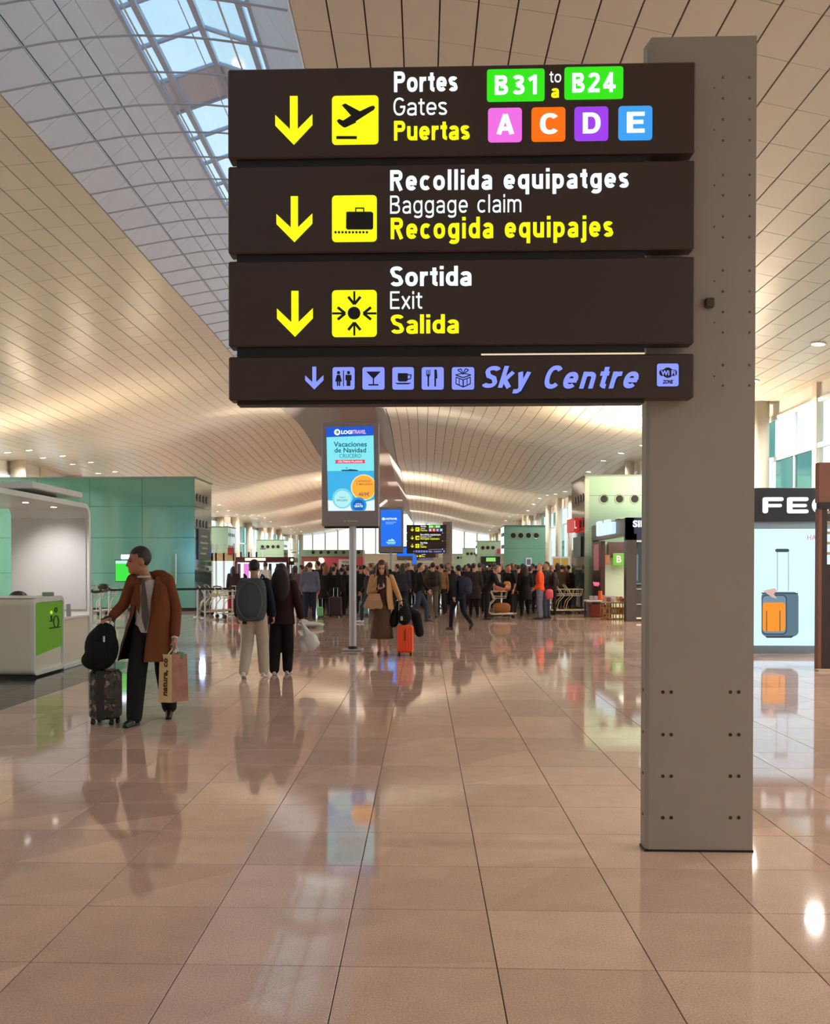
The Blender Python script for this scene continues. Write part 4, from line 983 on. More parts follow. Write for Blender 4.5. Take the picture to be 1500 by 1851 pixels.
ST('Vacaciones', 603, 798.5, 663, 807.5, m_, .02); ST('de Navidad', 604.5, 809.5, 661.5, 818, m_, .02); ST('CRUCERO', 613.5, 820.5, 652.5, 827.5, m_, -.002)
ST('¡ÚLTIMAS PLAZAS!', 611, 832.2, 655, 836.8, M_lwhite, .02, d=.007)
m_ = emi('ad_purple', (120, 50, 90), .8)
ST('CANARIAS', 643.5, 868, 670.5, 871.5, emi('ad_brick', (200, 90, 60), .8), .01, d=.008); ST('Y MADEIRA', 643.5, 873.5, 673, 877, emi('ad_brick', (200, 90, 60), .8), .01, d=.008); ST('469€', 648, 889.5, 668, 897, m_, .0, d=.008)
ST('TODO', 613, 898, 624, 900.5, emi('ad_tealtext', (24, 110, 130), .8), 0, d=.008); ST('INCLUIDO', 609, 902.5, 628, 906, emi('ad_tealtext', (24, 110, 130), .8), .01, d=.008)
ST('NIÑOS', 643, 909.5, 653, 912, M_lwhite, .02, d=.010); ST('GRATIS', 640.5, 913, 656, 917, M_lwhite, .03, d=.010)
SB(scr, 'brand_strip', [[(624, 940.5), (648, 940.3), (648, 943), (624, 943.2)], ], mat('grey_print', (120, 118, 118), .5), .003)
SB(scr, 'brand_print', [[(627+i*2.6, 940.9), (628.9+i*2.6, 940.9), (628.9+i*2.6, 942.8), (627+i*2.6, 942.8)] for i in range(8)], mat('white_print', (220, 220, 220), .5), .005); SB(scr, 'brand_mark', [cpx(623.5, 941.8, 1.3, 10)], mat('white_print', (220, 220, 220), .5), .005)
Y2 = 41.5
s2, L2, *_r = mkscreen(Y2, 684, 917, 729, 999, 706.5, 1090, 'blue advertising screen on a post behind the main screen', 1)
d2 = SB(s2, 'display', [[(688, 921.5), (725, 921), (725.5, 987), (688.5, 987.5)]], emi('ad_bright_blue', (30, 112, 240), 1), .004, L2)
ST('LOGITRAVEL', 695, 936, 718, 939.5, M_lwhite, .04, par=d2, d=.012, LL=L2); SB(d2, 'logo_disc', [cpx(692.8, 938, 2.6, 14)], M_lwhite, .012, L2)
SB(d2, 'print_line', [[(697, 943.4), (716, 943.2), (716, 944.4), (697, 944.6)], [(697, 946.4), (711, 946.3), (711, 947.2), (697, 947.3)]], emi('ad_paleblue', (150, 200, 255), 1), .012, L2)
SB(d2, 'ship', [[(700, 978), (703, 975), (706, 976), (708, 973.5), (712, 976), (714, 978)], [(698, 979.5), (715, 979.5), (715, 981), (698, 981)], [(700, 982), (714, 982), (714, 983.3), (700, 983.3)]], emi('ad_palecyan', (176, 240, 246), 1), .010, L2)
Y3 = 66.0
s3, L3, *_r = mkscreen(Y3, 717, 988, 746, 1012, 733, 1070, 'small blue screen partly behind the second screen', 1)
SB(s3, 'display', [[(717, 990), (745, 990), (745, 1005), (717, 1005)]], emi('ad_bright_blue', (30, 112, 240), 1), .01, L3)
Y4 = 90.0
s4, L4, *_r = mkscreen(Y4, 744, 1002, 753, 1023, 748, 1058, 'tiny far blue screen under the distant sign', 1)
SB(s4, 'display', [[(745, 1003), (752, 1003), (752, 1019), (745, 1019)]], emi('ad_bright_blue', (30, 112, 240), 1), .01, L4)
# ------------------------------------------------------------------ information desk
DX = -5.62
def yz(px, py): q_ = atx(px, py, DX); return q_.y, q_.z
M_desk = mat('desk_white', (240, 238, 232), .3, coat=.2); M_deskf = mat('desk_beige', (236, 227, 208), .4); M_deskin = mat('desk_inner_white', (214, 212, 212), .4)
yA = yz(62, 1228)[0]; yB = yz(165, 1195)[0]; yM = yz(117, 1200)[0]
t = thing('information_desk', 'white rounded information booth with a green lit panel at the left', 'desk', (0, 0, 0))
zc1 = yz(62, 1082)[1]; ztop = yz(165, 912)[1]; yT0 = 9.6; XB = -8.6; th_ = .075
# C shaped shell: floor slab, back and roof, swept in x
def arcpts(cy, cz, r, a0, a1, n=6): return [(cy+r*math.cos(math.radians(a0+(a1-a0)*i/n)), cz+r*math.sin(math.radians(a0+(a1-a0)*i/n))) for i in range(n+1)]
outer = [(yT0, ztop)]+arcpts(yB-.22, ztop-.22, .22, 90, 0)+[(yB, .02), ]
inner_ = [(yT0, ztop-th_)]+arcpts(yB-.22, ztop-.22, .22-th_, 90, 0)+[(yB-th_, .02)]
mb = MB(); n = len(outer); X1, X0 = DX, -6.95
vs = [(X1, y_, z_) for y_, z_ in outer]+[(X1, y_, z_) for y_, z_ in inner_]+[(X0, y_, z_) for y_, z_ in outer]+[(X0, y_, z_) for y_, z_ in inner_]
fs = []
for i in range(n-1): fs += [(i, i+1, n+i+1, n+i), (2*n+i, 3*n+i, 3*n+i+1, 2*n+i+1), (i, 2*n+i, 2*n+i+1, i+1), (n+i, n+i+1, 3*n+i+1, 3*n+i)]
fs += [(0, n, 3*n, 2*n), (n-1, 2*n-1+0, 4*n-1, 3*n-1)]
mb.add(vs, fs); mb.build('shell', M_desk, t)
MB().box(X0-1.6, X0+.02, yT0, yB-.1, ztop-th_, ztop-.005).build('roof_extension', M_desk, t)
MB().box(X0+.02, X1-.05, yB-th_-.03, yB-th_, .9, ztop-.24).build('back_panel', M_deskin, t)
yS0 = yz(60, 870)[0]; yS1 = yz(150, 892)[0]; zS = yz(60, 870)[1]
MB().box(XB, DX, yS0, yS1, zS-.10, zS, .015).build('roof_slab', M_desk, t)
MB().box(X0-.6, DX-.4, yS0+.1, yS1-.1, ztop, zS-.10).build('slab_support', M_dark, t)
for px, py in ((46, 904), (97, 913)):
    q_ = atx(px, py, DX-.45); MB().cyl((DX-.45, min(q_.y, yB-.4), ztop-th_-.006), .045, .01, 'Z', 16).build('downlight', emi('desk_lamp', (255, 250, 240), 6), t)
ls = bpy.data.lights.new('lamp', 'SPOT'); ls.energy = 90; ls.spot_size = math.radians(80); ls.spot_blend = 1; ls.color = (1, .97, .92); ls.shadow_soft_size = .05
lo = bpy.data.objects.new('lamp', ls); C.objects.link(lo); lo.location = (DX-.5, yB-1.25, ztop-.12); lo.rotation_euler = (math.radians(42), 0, 0)
# counter: rounded body with framed end panel
def rr2(y0_, y1, z0_, z1_, r, n=5): return rrect(y0_, y1, z0_, z1_, r, n)
o_ = rr2(yA, yM, .03, zc1, .10); i_ = rr2(yA+.055, yM-.05, .085, zc1-.06, .06)
mb = MB(); ringpoly(mb, o_, i_, DX, DX-.05, 'x'); mb.build('end_frame', M_desk, t)
MB().prismx(rr2(yA+.004, yM-.004, .034, zc1-.004, .098), DX-.05, XB).build('counter_body', M_deskf, t)
MB().prismx([(yA+.06, .085), (yM-.055, .085), (yM-.055, zc1-.07), (yA+.06, zc1-.07)], DX-.035, DX-.05).build('end_panel', M_deskf, t)
zg0 = yz(85, 1180)[1]
gp = MB().prismx([(yA+.06, zg0-.02), (yM-.055, zg0+.06), (yM-.055, zc1-.075), (yA+.06, zc1-.075)], DX-.022, DX-.035).build('green_screen', emi('desk_green', (104, 166, 26), .42), t)
zt_ = zc1
MB().box(XB, DX-.01, yA+.06, yM-.06, zc1-.002, zc1+.012, .005).build('worktop', M_desk, t)
def GP(polys, m, nm, d=.010):
    mb = MB()
    for p in polys: mb.prismx([yz(*v_) for v_ in p], DX-.022+d, DX-.023)
    mb.build(nm, m, gp)
def ringp(cx, cy, rx, ry, w, n=16):
    out = []
    for i in range(n):
        a0, a1 = 2*PI*i/n, 2*PI*(i+1)/n
        out.append([(cx+rx*math.cos(a0), cy+ry*math.sin(a0)), (cx+rx*math.cos(a1), cy+ry*math.sin(a1)), (cx+(rx-w)*math.cos(a1), cy+(ry-w)*math.sin(a1)), (cx+(rx-w)*math.cos(a0), cy+(ry-w)*math.sin(a0))])
    return out
MK = mat('icon_dark_green', (18, 52, 20), .5)
GP(ringp(103.2, 1102.5, 2.5, 5, 1.1), MK, 'icon'); GP(ringp(103.5, 1123.5, 5, 11.5, 1.3), MK, 'icon')
GP([[(92, 1134.5), (110.5, 1132), (110.5, 1134), (92, 1137)], [(93.5, 1113), (96, 1112), (96.5, 1121), (98, 1121), (98, 1123), (92.5, 1124), (92.5, 1122), (94.4, 1121.6), (94, 1115)]], MK, 'icon')
GP([[(94.8+1.8*math.cos(2*PI*i/12), 1107+3.2*math.sin(2*PI*i/12)) for i in range(12)]], emi('icon_dot', (150, 235, 60), 1), 'icon')
# lower return desk behind the counter
zd = yz(140, 1113)[1]
MB().box(X0, DX, yM, yB-th_, zd-.045, zd, .01).build('lower_worktop', M_desk, t)
MB().box(X0, DX-.03, yM+.01, yB-th_, .06, zd-.045).build('lower_panel', M_deskf, t)
MB().box(X0-1.6, DX-.002, yM-.02, yB, .0, .075, .01).build('base_rail', M_desk, t)
MB().box(XB, DX-.06, yA+.05, yB-.05, 0, .03).build('plinth', M_dark, t)
o = MB().box(-.09, .09, -.02, .02, 0, .06, .01).build('name_plate', mat('plate_green_grey', (150, 165, 140), .5)); q_ = at(87, 1080, yM-.3); o.location = (q_.x, yM-.3, zc1+.012); tag1(o, 'small grey-green name plate on the counter top', 'sign')
o = MB().box(-.035, .035, -.012, .012, 0, .20, .008).build('payment_terminal', mat('terminal_grey', (150, 150, 152), .4)); q_ = at(122, 1106, yM+.35); o.location = (q_.x, yM+.4, zd); o.rotation_euler = (math.radians(-12), 0, .5); tag1(o, 'slim grey stand leaning on the lower white desk', 'stand')
ch = thing('office_chair', 'black chair back just above the counter', 'chair', (at(28, 1080, 14.9).x, 15.0, 0))
mb = MB(); mb.ell((0, 0, 1.10), (.17, .05, .12), 14, 8); mb.build('backrest', M_black, ch, smooth=True); MB().box(-.22, .22, -.5, -.05, .45, .52, .03).build('seat', M_black, ch); MB().cyl((0, -.25, .05), .03, .42).build('pole', M_chrome, ch)
MB().box(-.02, .02, -.05, .0, .5, 1.05).build('back_bar', M_black, ch)
for k_ in range(5): a_ = 2*PI*k_/5; MB().tube([(0, -.25, .08), (.26*math.cos(a_), -.25+.26*math.sin(a_), .035)], .022, 6).build('leg', M_black, ch)
t2 = thing('shelf_unit', 'low dark shelf standing behind the information desk', 'shelf', (-9.7, 18.0, 0))
MB().box(-1.0, 1.0, -.2, .2, 0, .95, .01).build('body', mat('shelf_grey', (60, 62, 66), .5), t2); MB().box(-1.02, 1.02, -.22, .22, .95, 1.0, .01).build('top', M_black, t2)
# ------------------------------------------------------------------ barriers
def post(x, y, h=.98):
    t = thing('barrier_post', '', 'barrier', (x, y, 0))
    mb = MB(); mb.cyl((0, 0, 0), .16, .02, 'Z', 20); mb.cyl((0, 0, .02), .06, .03, 'Z', 16); mb.build('base', M_chrome, t)
    MB().cyl((0, 0, .02), .032, h-.1, 'Z', 14).build('pole', M_chrome, t); MB().cyl((0, 0, h-.09), .038, .09, 'Z', 14).build('head', M_black, t)
    return t
bp = []
for px, Y, lb in ((166, 26.0, 'barrier post nearest the white desk'), (181.5, 26.5, 'chrome barrier post left of the man, beside his trolley handle'), (197, 28.5, 'chrome barrier post just behind the man carrying the paper bag'),
                  (357, 29.9, 'chrome barrier post right of the teal pavilion corner, first of the pair'), (370.5, 29.2, 'chrome barrier post second of the pair by the luggage trolleys'), (420, 30.4, 'chrome barrier post before the dark haired person')):
    q_ = at(px, 1026, Y); p_ = post(q_.x, Y); p_['label'] = lb; bp.append((q_.x, Y))
for i, (a, b) in enumerate(((bp[0], bp[1]), (bp[1], bp[2]), (bp[2], bp[3]), (bp[3], bp[5]))):
    mb = MB(); d = Vector((b[0]-a[0], b[1]-a[1], 0)).normalized(); nn = Vector((-d.y, d.x, 0))*.004
    A = Vector((a[0], a[1], 0))+d*.04; B = Vector((b[0], b[1], 0))-d*.04
    mb.add([A+nn+Vector((0, 0, .87)), B+nn+Vector((0, 0, .87)), B+nn+Vector((0, 0, .94)), A+nn+Vector((0, 0, .94)), A-nn+Vector((0, 0, .87)), B-nn+Vector((0, 0, .87)), B-nn+Vector((0, 0, .94)), A-nn+Vector((0, 0, .94))],
           [(0, 1, 2, 3), (4, 7, 6, 5), (0, 4, 5, 1), (2, 6, 7, 3), (1, 5, 6, 2), (0, 3, 7, 4)])
    tag1(mb.build('barrier_belt', M_black), ['black belt between the posts by the white desk', 'black belt behind the man and his case', 'long black belt crossing in front of the teal pavilion', 'black belt running toward the luggage trolleys'][i], 'barrier')
# monitor on stand with green display and person seated behind the belt
mt = thing('monitor_stand', 'screen with green picture on a stand beside the man', 'screen', (at(228, 1026, 24.5).x, 24.5, 0))
a = at(208, 1012, 24.5); b = at(247, 1052, 24.5); ox = mt.location.x
MB().box(a.x-ox, b.x-ox, -.03, .03, b.z, a.z, .01).build('screen', mat('screen_black2', (30, 34, 36), .4), mt)
MB().box(a.x-ox+.02, b.x-ox-.02, -.034, -.03, b.z+.02, a.z-.1).build('display', emi('lit_display_green', (60, 226, 70), 1), mt)
MB().box(a.x-ox+.02, b.x-ox-.02, -.034, -.03, a.z-.1, a.z-.02).build('display_header', emi('disp_head', (190, 235, 225), 1), mt)
MB().box(-.03, .03, -.03, .03, .03, b.z).build('post', M_chrome, mt); MB().box(-.2, .2, -.2, .2, 0, .03).build('base', M_chrome, mt)
a = at(220, 1006, 24.5); b = at(246, 1013, 24.5); lb_ = MB().box(a.x-ox, b.x-ox, -.06, .02, a.z-.07, a.z+.05, .01).build('lamp_bar', emi('lamp_bluewhite', (205, 225, 255), 5), mt)
MB().box(-.02, .02, 0, .02, b.z-.1, b.z+.1).build('bracket', M_black, mt)
lp = bpy.data.lights.new('lamp', 'POINT'); lp.energy = 60; lp.color = (.35, .55, 1); lp.shadow_soft_size = .1
lo = bpy.data.objects.new('lamp', lp); C.objects.link(lo); lo.location = (mt.location.x, 33.0, 2.0)
# ------------------------------------------------------------------ luggage trolleys
M_wire = mat('trolley_metal', (214, 200, 176), .3, .6)
def trolley(x, y, rz, label):
    t = thing('luggage_trolley', label, 'trolley', (x, y, 0), None, rz)
    for s in (-1, 1):
        MB().tube([(.42, s*.24, .16), (-.30, s*.27, .14), (-.42, s*.26, .22), (-.36, s*.25, .45), (-.20, s*.25, .62), (-.34, s*.25, .85), (-.46, s*.25, 1.0)], .016, 6).build('side_frame', M_wire, t, smooth=True)
        mb = MB(); mb.cyl((-.32, s*.26-.015, .065), .065, .03, 'Y', 14); mb.build('wheel', M_black, t)
    mb = MB(); mb.cyl((.36, -.015, .055), .055, .03, 'Y', 14); mb.build('wheel', M_black, t)
    MB().tube([(.36, 0, .055), (.40, 0, .16)], .015, 6).build('fork', M_wire, t)
    for s in (-1, 1): MB().tube([(-.32, s*.26, .065), (-.32, s*.26, .15)], .012, 6).build('fork', M_wire, t)
    mb = MB(); mb.tube([(.42, -.24, .16), (.48, 0, .17), (.42, .24, .16)], .02, 6)
    for k_ in range(4): mb.tube([(-.28, -.2+k_*.133, .14), (.42, -.18+k_*.12, .16)], .008, 5)
    mb.build('platform', M_wire, t)
    mb = MB(); R_ = [(-.30, -.24), (.02, -.22), (.16, -.12), (.20, 0), (.16, .12), (.02, .22), (-.30, .24)]
    mb.tube([(a, b, .86) for a, b in R_], .012, 5); mb.tube([(a*.9-.02, b*.9, .70) for a, b in R_], .009, 5); mb.tube([(a*.86-.02, b*.85, .64) for a, b in R_], .009, 5)
    for a, b in R_: mb.tube([(a, b, .86), (a*.86-.02, b*.85, .64)], .006, 4)
    for k_ in range(5): mb.tube([(-.28, -.18+.09*k_, .64), (.15-.03*abs(k_-2), -.18+.09*k_, .64)], .006, 4)
    mb.build('basket', M_wire, t)
    MB().tube([(-.46, -.26, 1.0), (-.48, 0, 1.02), (-.46, .26, 1.0)], .022, 8).build('handle', mat('handle_grey', (90, 88, 86), .5), t)
    return t
q_ = at(1012, 1026, 32.0)
for i, lb in enumerate(('luggage trolley in the nested row nearest the orange jacket', 'middle luggage trolley of the nested row by the green pavilion', 'luggage trolley at the shop end of the nested row')):
    trolley(q_.x+i*.30, 32.0+i*.04, 0.0, lb)
q_ = at(906, 1026, 29.3); trolley(q_.x, 29.3, 0, 'loaded luggage trolley pushed through the queue')
def rbag(name, x, y, z, sx, sy, sz, m, label, cat, rz=0):
    mb = MB(); mb.ell((0, 0, sz), (sx, sy, sz), 14, 10)
    vs = [(math.copysign(abs(a/sx)**.6*sx, a), math.copysign(abs(b/sy)**.6*sy, b), sz+math.copysign(abs((c-sz)/sz)**.7*sz, c-sz)) for a, b, c in [tuple(v_) for v_ in mb.v]]
    mb.v = vs; o_ = mb.build(name, m, smooth=True); o_.location = (x, y, z); o_.rotation_euler = (0, 0, rz); tag1(o_, label, cat); return o_
rbag('duffel_bag', q_.x-.02, 29.3, .87, .20, .17, .11, mat('pink_bag', (220, 140, 130), .7), 'rolled pink bag in the basket of the loaded trolley', 'bag')
rbag('rucksack', q_.x+.18, 29.3, .87, .12, .16, .15, mat('mustard_bag', (180, 124, 50), .7), 'mustard bag in front of the pink bag on the loaded trolley', 'bag')
rbag('duffel_bag', q_.x+.02, 29.3, .175, .27, .2, .16, mat('brown_bag', (160, 100, 48), .7), 'brown bag lying on the lower platform of the loaded trolley', 'bag')
for i, (px, Y, lb) in enumerate(((384, 30.5, 'luggage trolley behind the belt post, nearest the pavilion corner'), (396, 31.5, 'second luggage trolley from the pavilion corner'), (416, 29.2, 'luggage trolley beside the person with a red case'))):
    q_ = at(px, 1026, Y); trolley(q_.x, Y, .3+i*.2, lb)
q_ = at(185, 1026, 30.9); rbag('rucksack', q_.x, 30.95, .86, .17, .12, .10, M_black, 'black rounded bag standing in for a hat behind the belt, left of the man', 'bag')  # bag shape placed instead of the dark hat of a seated person
for i, (px, Y, lb) in enumerate(((178, 31, 'luggage trolley behind the belt beside the white desk'), (203, 32, 'luggage trolley half hidden behind the man'))):
    q_ = at(px, 1026, Y); trolley(q_.x, Y, 1.2, lb)
# ------------------------------------------------------------------ people
def remesh(mb, vox, smooth=3, name='body'):
    me = bpy.data.meshes.new(name); me.from_pydata(mb.v, [], mb.f)
    import bmesh
    b = bmesh.new(); b.from_mesh(me); bmesh.ops.recalc_face_normals(b, faces=b.faces); b.to_mesh(me); b.free()
    ob = bpy.data.objects.new('tmp', me); C.objects.link(ob)
    m = ob.modifiers.new('r', 'REMESH'); m.mode = 'VOXEL'; m.voxel_size = vox; m.use_smooth_shade = True
    if smooth: k = ob.modifiers.new('s', 'SMOOTH'); k.iterations = smooth; k.factor = .5
    dg = bpy.context.evaluated_depsgraph_get(); out = bpy.data.meshes.new_from_object(ob.evaluated_get(dg)); out.name = name
    C.objects.unlink(ob); bpy.data.objects.remove(ob); bpy.data.meshes.remove(me)
    out.polygons.foreach_set('use_smooth', [True]*len(out.polygons))
    return out
def join_me(name, *mes):
    v = []; f = []
    for me in mes:
        k = len(v); v += [tuple(x.co) for x in me.vertices]; f += [tuple(i+k for i in p.vertices) for p in me.polygons]
    o = bpy.data.meshes.new(name); o.from_pydata(v, [], f); o.polygons.foreach_set('use_smooth', [True]*len(o.polygons)); return o
def loft(mb, rings, n=18):
    vs = []; fs = []
    for cx, cy, z, rx, ry in rings:
        for j in range(n): a = 2*PI*j/n; vs.append((cx+rx*math.cos(a), cy+ry*math.sin(a), z))
    m = len(rings)
    for i in range(m-1):
        for j in range(n): fs.append((i*n+j, i*n+(j+1) % n, (i+1)*n+(j+1) % n, (i+1)*n+j))
    fs += [tuple(range(n))[::-1], tuple((m-1)*n+j for j in range(n))]
    return mb.add(vs, fs)
def hand(mb, w, d, pn, thumb, curl=.5, k=1.0):
    """w wrist, d pointing to the fingers, pn palm normal, thumb: unit towards the thumb side"""
    w, d, pn, s = Vector(w), Vector(d).normalized(), Vector(pn), Vector(thumb)
    pn = (pn-d*pn.dot(d)).normalized(); s = (s-d*s.dot(d)-pn*s.dot(pn)).normalized()
    M = Matrix((s, pn, d)).transposed()
    mb.ell(w+d*.048*k, (.040*k, .015*k, .056*k), 12, 8, M)
    mb.cap(w-d*.02, .024*k, w+d*.03*k, .024*k, 8)
    for i, (o, L, r) in enumerate(((.029, .070, .0088), (.010, .079, .0092), (-.010, .073, .0088), (-.028, .058, .0078))):
        p = w+d*.090*k+s*o*k; dd = (d+s*o*1.5).normalized(); a = curl*.9
        for q, fr in enumerate((.45, .32, .25)):
            nd = (dd*math.cos(a*(q+.4))+pn*math.sin(a*(q+.4))).normalized(); p2 = p+nd*L*fr*k; mb.cap(p, r*k*(1-.1*q), p2, r*k*(.93-.1*q), 7); p = p2
    p = w+d*.022*k+s*.030*k; dd = (d*.62+s*.72+pn*.25*curl).normalized()
    p2 = p+dd*.036*k; mb.cap(p, .0125*k, p2, .0105*k, 8); dd = (d*.85+s*.30+pn*.5*curl).normalized(); mb.cap(p2, .0105*k, p2+dd*.032*k, .009*k, 8)
def rotz(p, a, c=(0, 0)): x, y = p[0]-c[0], p[1]-c[1]; return Vector((c[0]+x*math.cos(a)-y*math.sin(a), c[1]+x*math.sin(a)+y*math.cos(a), p[2]))
BASE = dict(hipL=(.095, 0, .92), kneeL=(.105, -.01, .49), ankL=(.11, .02, .085), hipR=(-.095, 0, .92), kneeR=(-.105, -.01, .49), ankR=(-.11, .02, .085),
            shL=(.175, 0, 1.425), elL=(.225, .03, 1.14), wrL=(.235, -.05, .90), shR=(-.175, 0, 1.425), elR=(-.225, .03, 1.14), wrR=(-.235, -.05, .90),
            neck=(0, .01, 1.47), head=(0, -.015, 1.625), headyaw=0.0, headpitch=0.0, footL=0.1, footR=-.1, lean=0.0, fat=1.0, curlL=.5, curlR=.5,
            hdL=None, hdR=None, heelL=0.0, heelR=0.0)
def human(pose, vox, hero=False, top='jacket', legs='trousers', hair='short', hem=.84, sleeve=1.0, female=False, puffy=1.0, legw=1.0, flare=1.0):
    """returns dict of meshes (body, hair, top, legs, shoe pieces) for a figure 1.75 m tall facing -Y"""
    P_ = dict(BASE); P_.update(pose); g = {k_: Vector(v_) for k_, v_ in P_.items() if isinstance(v_, tuple) and k_[:2] != 'hd'}
    ln = P_['lean']
    def U(p, own=False):
        p = Vector(p); z = p.z-.93
        return Vector((p.x, p.y-math.sin(ln)*z+ (1-math.cos(ln))*0, .93+z*math.cos(ln)+ (p.y)*math.sin(ln)*.3))
    J = {k_: (U(v_) if k_[:2] in ('sh', 'ne', 'he') else v_) for k_, v_ in g.items()}
    f = P_['fat']; out = {}
    H = MB()   # head in its own frame, then turned
    hm = MB(); hm.ell((0, .012, .03), (.074, .094, .098), 18, 14); hm.ell((0, -.022, -.035), (.058, .068, .078), 16, 12)
    hm.cap((0, -.078, -.085), .020, (0, -.070, -.088), .022, 8)
    if hero:
        hm.cap((0, -.088, .012), .008, (0, -.108, -.028), .0125, 8); hm.cap((-.013, -.096, -.032), .008, (.013, -.096, -.032), .008, 8)
        hm.cap((-.018, -.088, -.060), .0065, (.018, -.088, -.060), .0065, 8); hm.cap((-.015, -.088, -.069), .007, (.015, -.088, -.069), .007, 8)
        for s in (-1, 1): hm.cap((s*.016, -.086, .026), .007, (s*.046, -.074, .026), .006, 8); hm.ell((s*.038, -.058, -.018), (.022, .022, .02), 8, 6)
    else: hm.cap((0, -.088, .012), .010, (0, -.104, -.028), .014, 8)
    for s in (-1, 1): hm.ell((s*.076, .012, -.012), (.011, .020, .032), 10, 8)
    yaw, pit = P_['headyaw'], P_['headpitch']
    HM = (Matrix.Rotation(yaw, 3, 'Z') @ Matrix.Rotation(pit, 3, 'X'))*P_.get('hs', 1.0)
    def hp(p): return J['head']+HM @ Vector(p)
    b = MB(); b.v = [tuple(hp(p)) for p in hm.v]; b.f = hm.f
    b.cap(U((0, .015, 1.40)), .058, tuple(J['head']+HM @ Vector((0, .02, -.06))), .056, 12)
    tors = [(0, 0, .86, .15, .10), (0, .01, .95, .165, .115), (0, .0, 1.06, .135 if female else .145, .095), (0, -.005, 1.22, .155, .11), (0, .0, 1.34, .165, .105), (0, .01, 1.43, .12, .075), (0, .01, 1.47, .06, .055)]
    def tl(mb, rings, grow=0.0, sc=1.0):
        m2 = MB(); loft(m2, [(x, y, z, (rx+grow)*f*sc, (ry+grow)*f*sc) for x, y, z, rx, ry in rings]); mb.add([tuple(U(v_)) for v_ in m2.v], m2.f)
    tl(b, tors, -.01)
    def arms(mb, gr, to=1.0, side='LR', cuff=0):
        for s in side:
            sh, el, wr = J['sh'+s], g['el'+s], g['wr'+s]
            mb.cap(sh, .050+gr, el, .040+gr*.9, 12); e2 = el.lerp(wr, to); mb.cap(el, .040+gr*.9, e2, .028+gr+cuff, 12)
    arms(b, -.008)
    def legs_(mb, gr, k1=1.0, k2=1.0, zend=None):
        for s in 'LR':
            hi, kn, an = g['hip'+s], g['knee'+s], g['ank'+s]
            a2 = an if zend is None else kn.lerp(an, (kn.z-zend)/max(.01, kn.z-an.z))
            mb.cap(hi, (.082+gr)*k1, kn, (.056+gr)*k1*k2, 14); mb.cap(kn, (.056+gr)*k1*k2, a2, (.040+gr)*k1*k2, 14)
    legs_(b, -.006)
    for s in 'LR':
        an = g['ank'+s]; mb = b; mb.cap(an, .036, an+Vector((0, -.05, -.045)), .03, 8)
    hmb = MB()
    for s, sg in (('L', 1), ('R', -1)):
        wr, el = g['wr'+s], g['el'+s]; d = (wr-el).normalized(); hd = Vector(P_['hd'+s][0]) if P_['hd'+s] else d
        pn = Vector(P_['hd'+s][1]) if P_['hd'+s] else Vector((-sg, 0, 0)); th = Vector(P_['hd'+s][2]) if P_['hd'+s] else Vector((0, -1, 0))
        hand(hmb, wr, hd, pn, th, P_['curl'+s])
    bodym = remesh(b, vox, 3, 'body')
    hme = remesh(hmb, .0048, 1, 'h') if hero else hmb.mesh('h', True)
    out['body'] = join_me('body', bodym, hme)
    # clothing
    c = MB(); gr = .022*puffy
    rings = [(0, .005, hem, (.162+(.03 if hem < .8 else 0))*flare, .118*flare)]+[r_ for r_ in tors[1:-1] if r_[2] > hem+.05]+[(0, .01, 1.455, .085, .065)]
    tl(c, rings, gr*.9)
    arms(c, gr*.75, .93*sleeve if sleeve < 1 else .95, cuff=.004)
    for s in 'LR': c.cap(J['sh'+s]+Vector((-.02 if s == 'L' else .02, 0, 0)), .055+gr*.6, J['sh'+s], .05+gr*.7, 12)
    if top == 'hood': c.tube([tuple(U((.085*math.cos(a), .045+.075*math.sin(a), 1.475))) for a in [i*2*PI/12 for i in range(12)]], .028, 8, closed=True)
    else: c.tube([tuple(U((.07*math.cos(a), .015+.06*math.sin(a), 1.462))) for a in [i*2*PI/12 for i in range(12)]], .014, 8, closed=True)
    out['top'] = remesh(c, vox, 3, 'jacket')
    l = MB(); m2 = MB(); loft(m2, [(0, .005, .84, .150, .108), (0, .01, .92, .168, .122), (0, .005, 1.0, .152, .105), (0, 0, 1.03, .145, .10)])
    l.add(m2.v, m2.f)
    if legs == 'trousers': legs_(l, .014*legw, 1.0, legw)
    elif legs == 'skirt':
        l = MB(); loft(l, [(0, 0, .30, .22, .16), (0, 0, .55, .185, .14), (0, .01, .80, .168, .13), (0, .01, .93, .165, .122), (0, 0, 1.04, .14, .10)])
    out['legs'] = remesh(l, vox, 3, 'trousers' if legs == 'trousers' else 'skirt')
    for s in 'LR':
        an = g['ank'+s]; a = P_['foot'+s]; hl = P_['heel'+s]; m3 = MB()
        pts = [(.0, .045, -.045, .034), (0, -.03, -.04, .036), (0, -.115, -.052, .036), (0, -.165, -.058, .026)]
        for p0, p1 in zip(pts[:-1], pts[1:]): m3.cap(p0[:3], p0[3], p1[:3], p1[3], 10)
        m3.box(-.038, .038, -.18, .07, -.088, -.070, .008)
        Mx = Matrix.Rotation(a, 3, 'Z') @ Matrix.Rotation(hl, 3, 'X')
        m3.v = [tuple(an+Mx @ Vector(v_)) for v_ in m3.v]
        out['shoe'+s] = remesh(m3, max(.009, vox*.6), 2, 'shoe')
    # hair
    h = MB()
    h.ell((0, .022, .042), (.083, .098, .100), 18, 14)
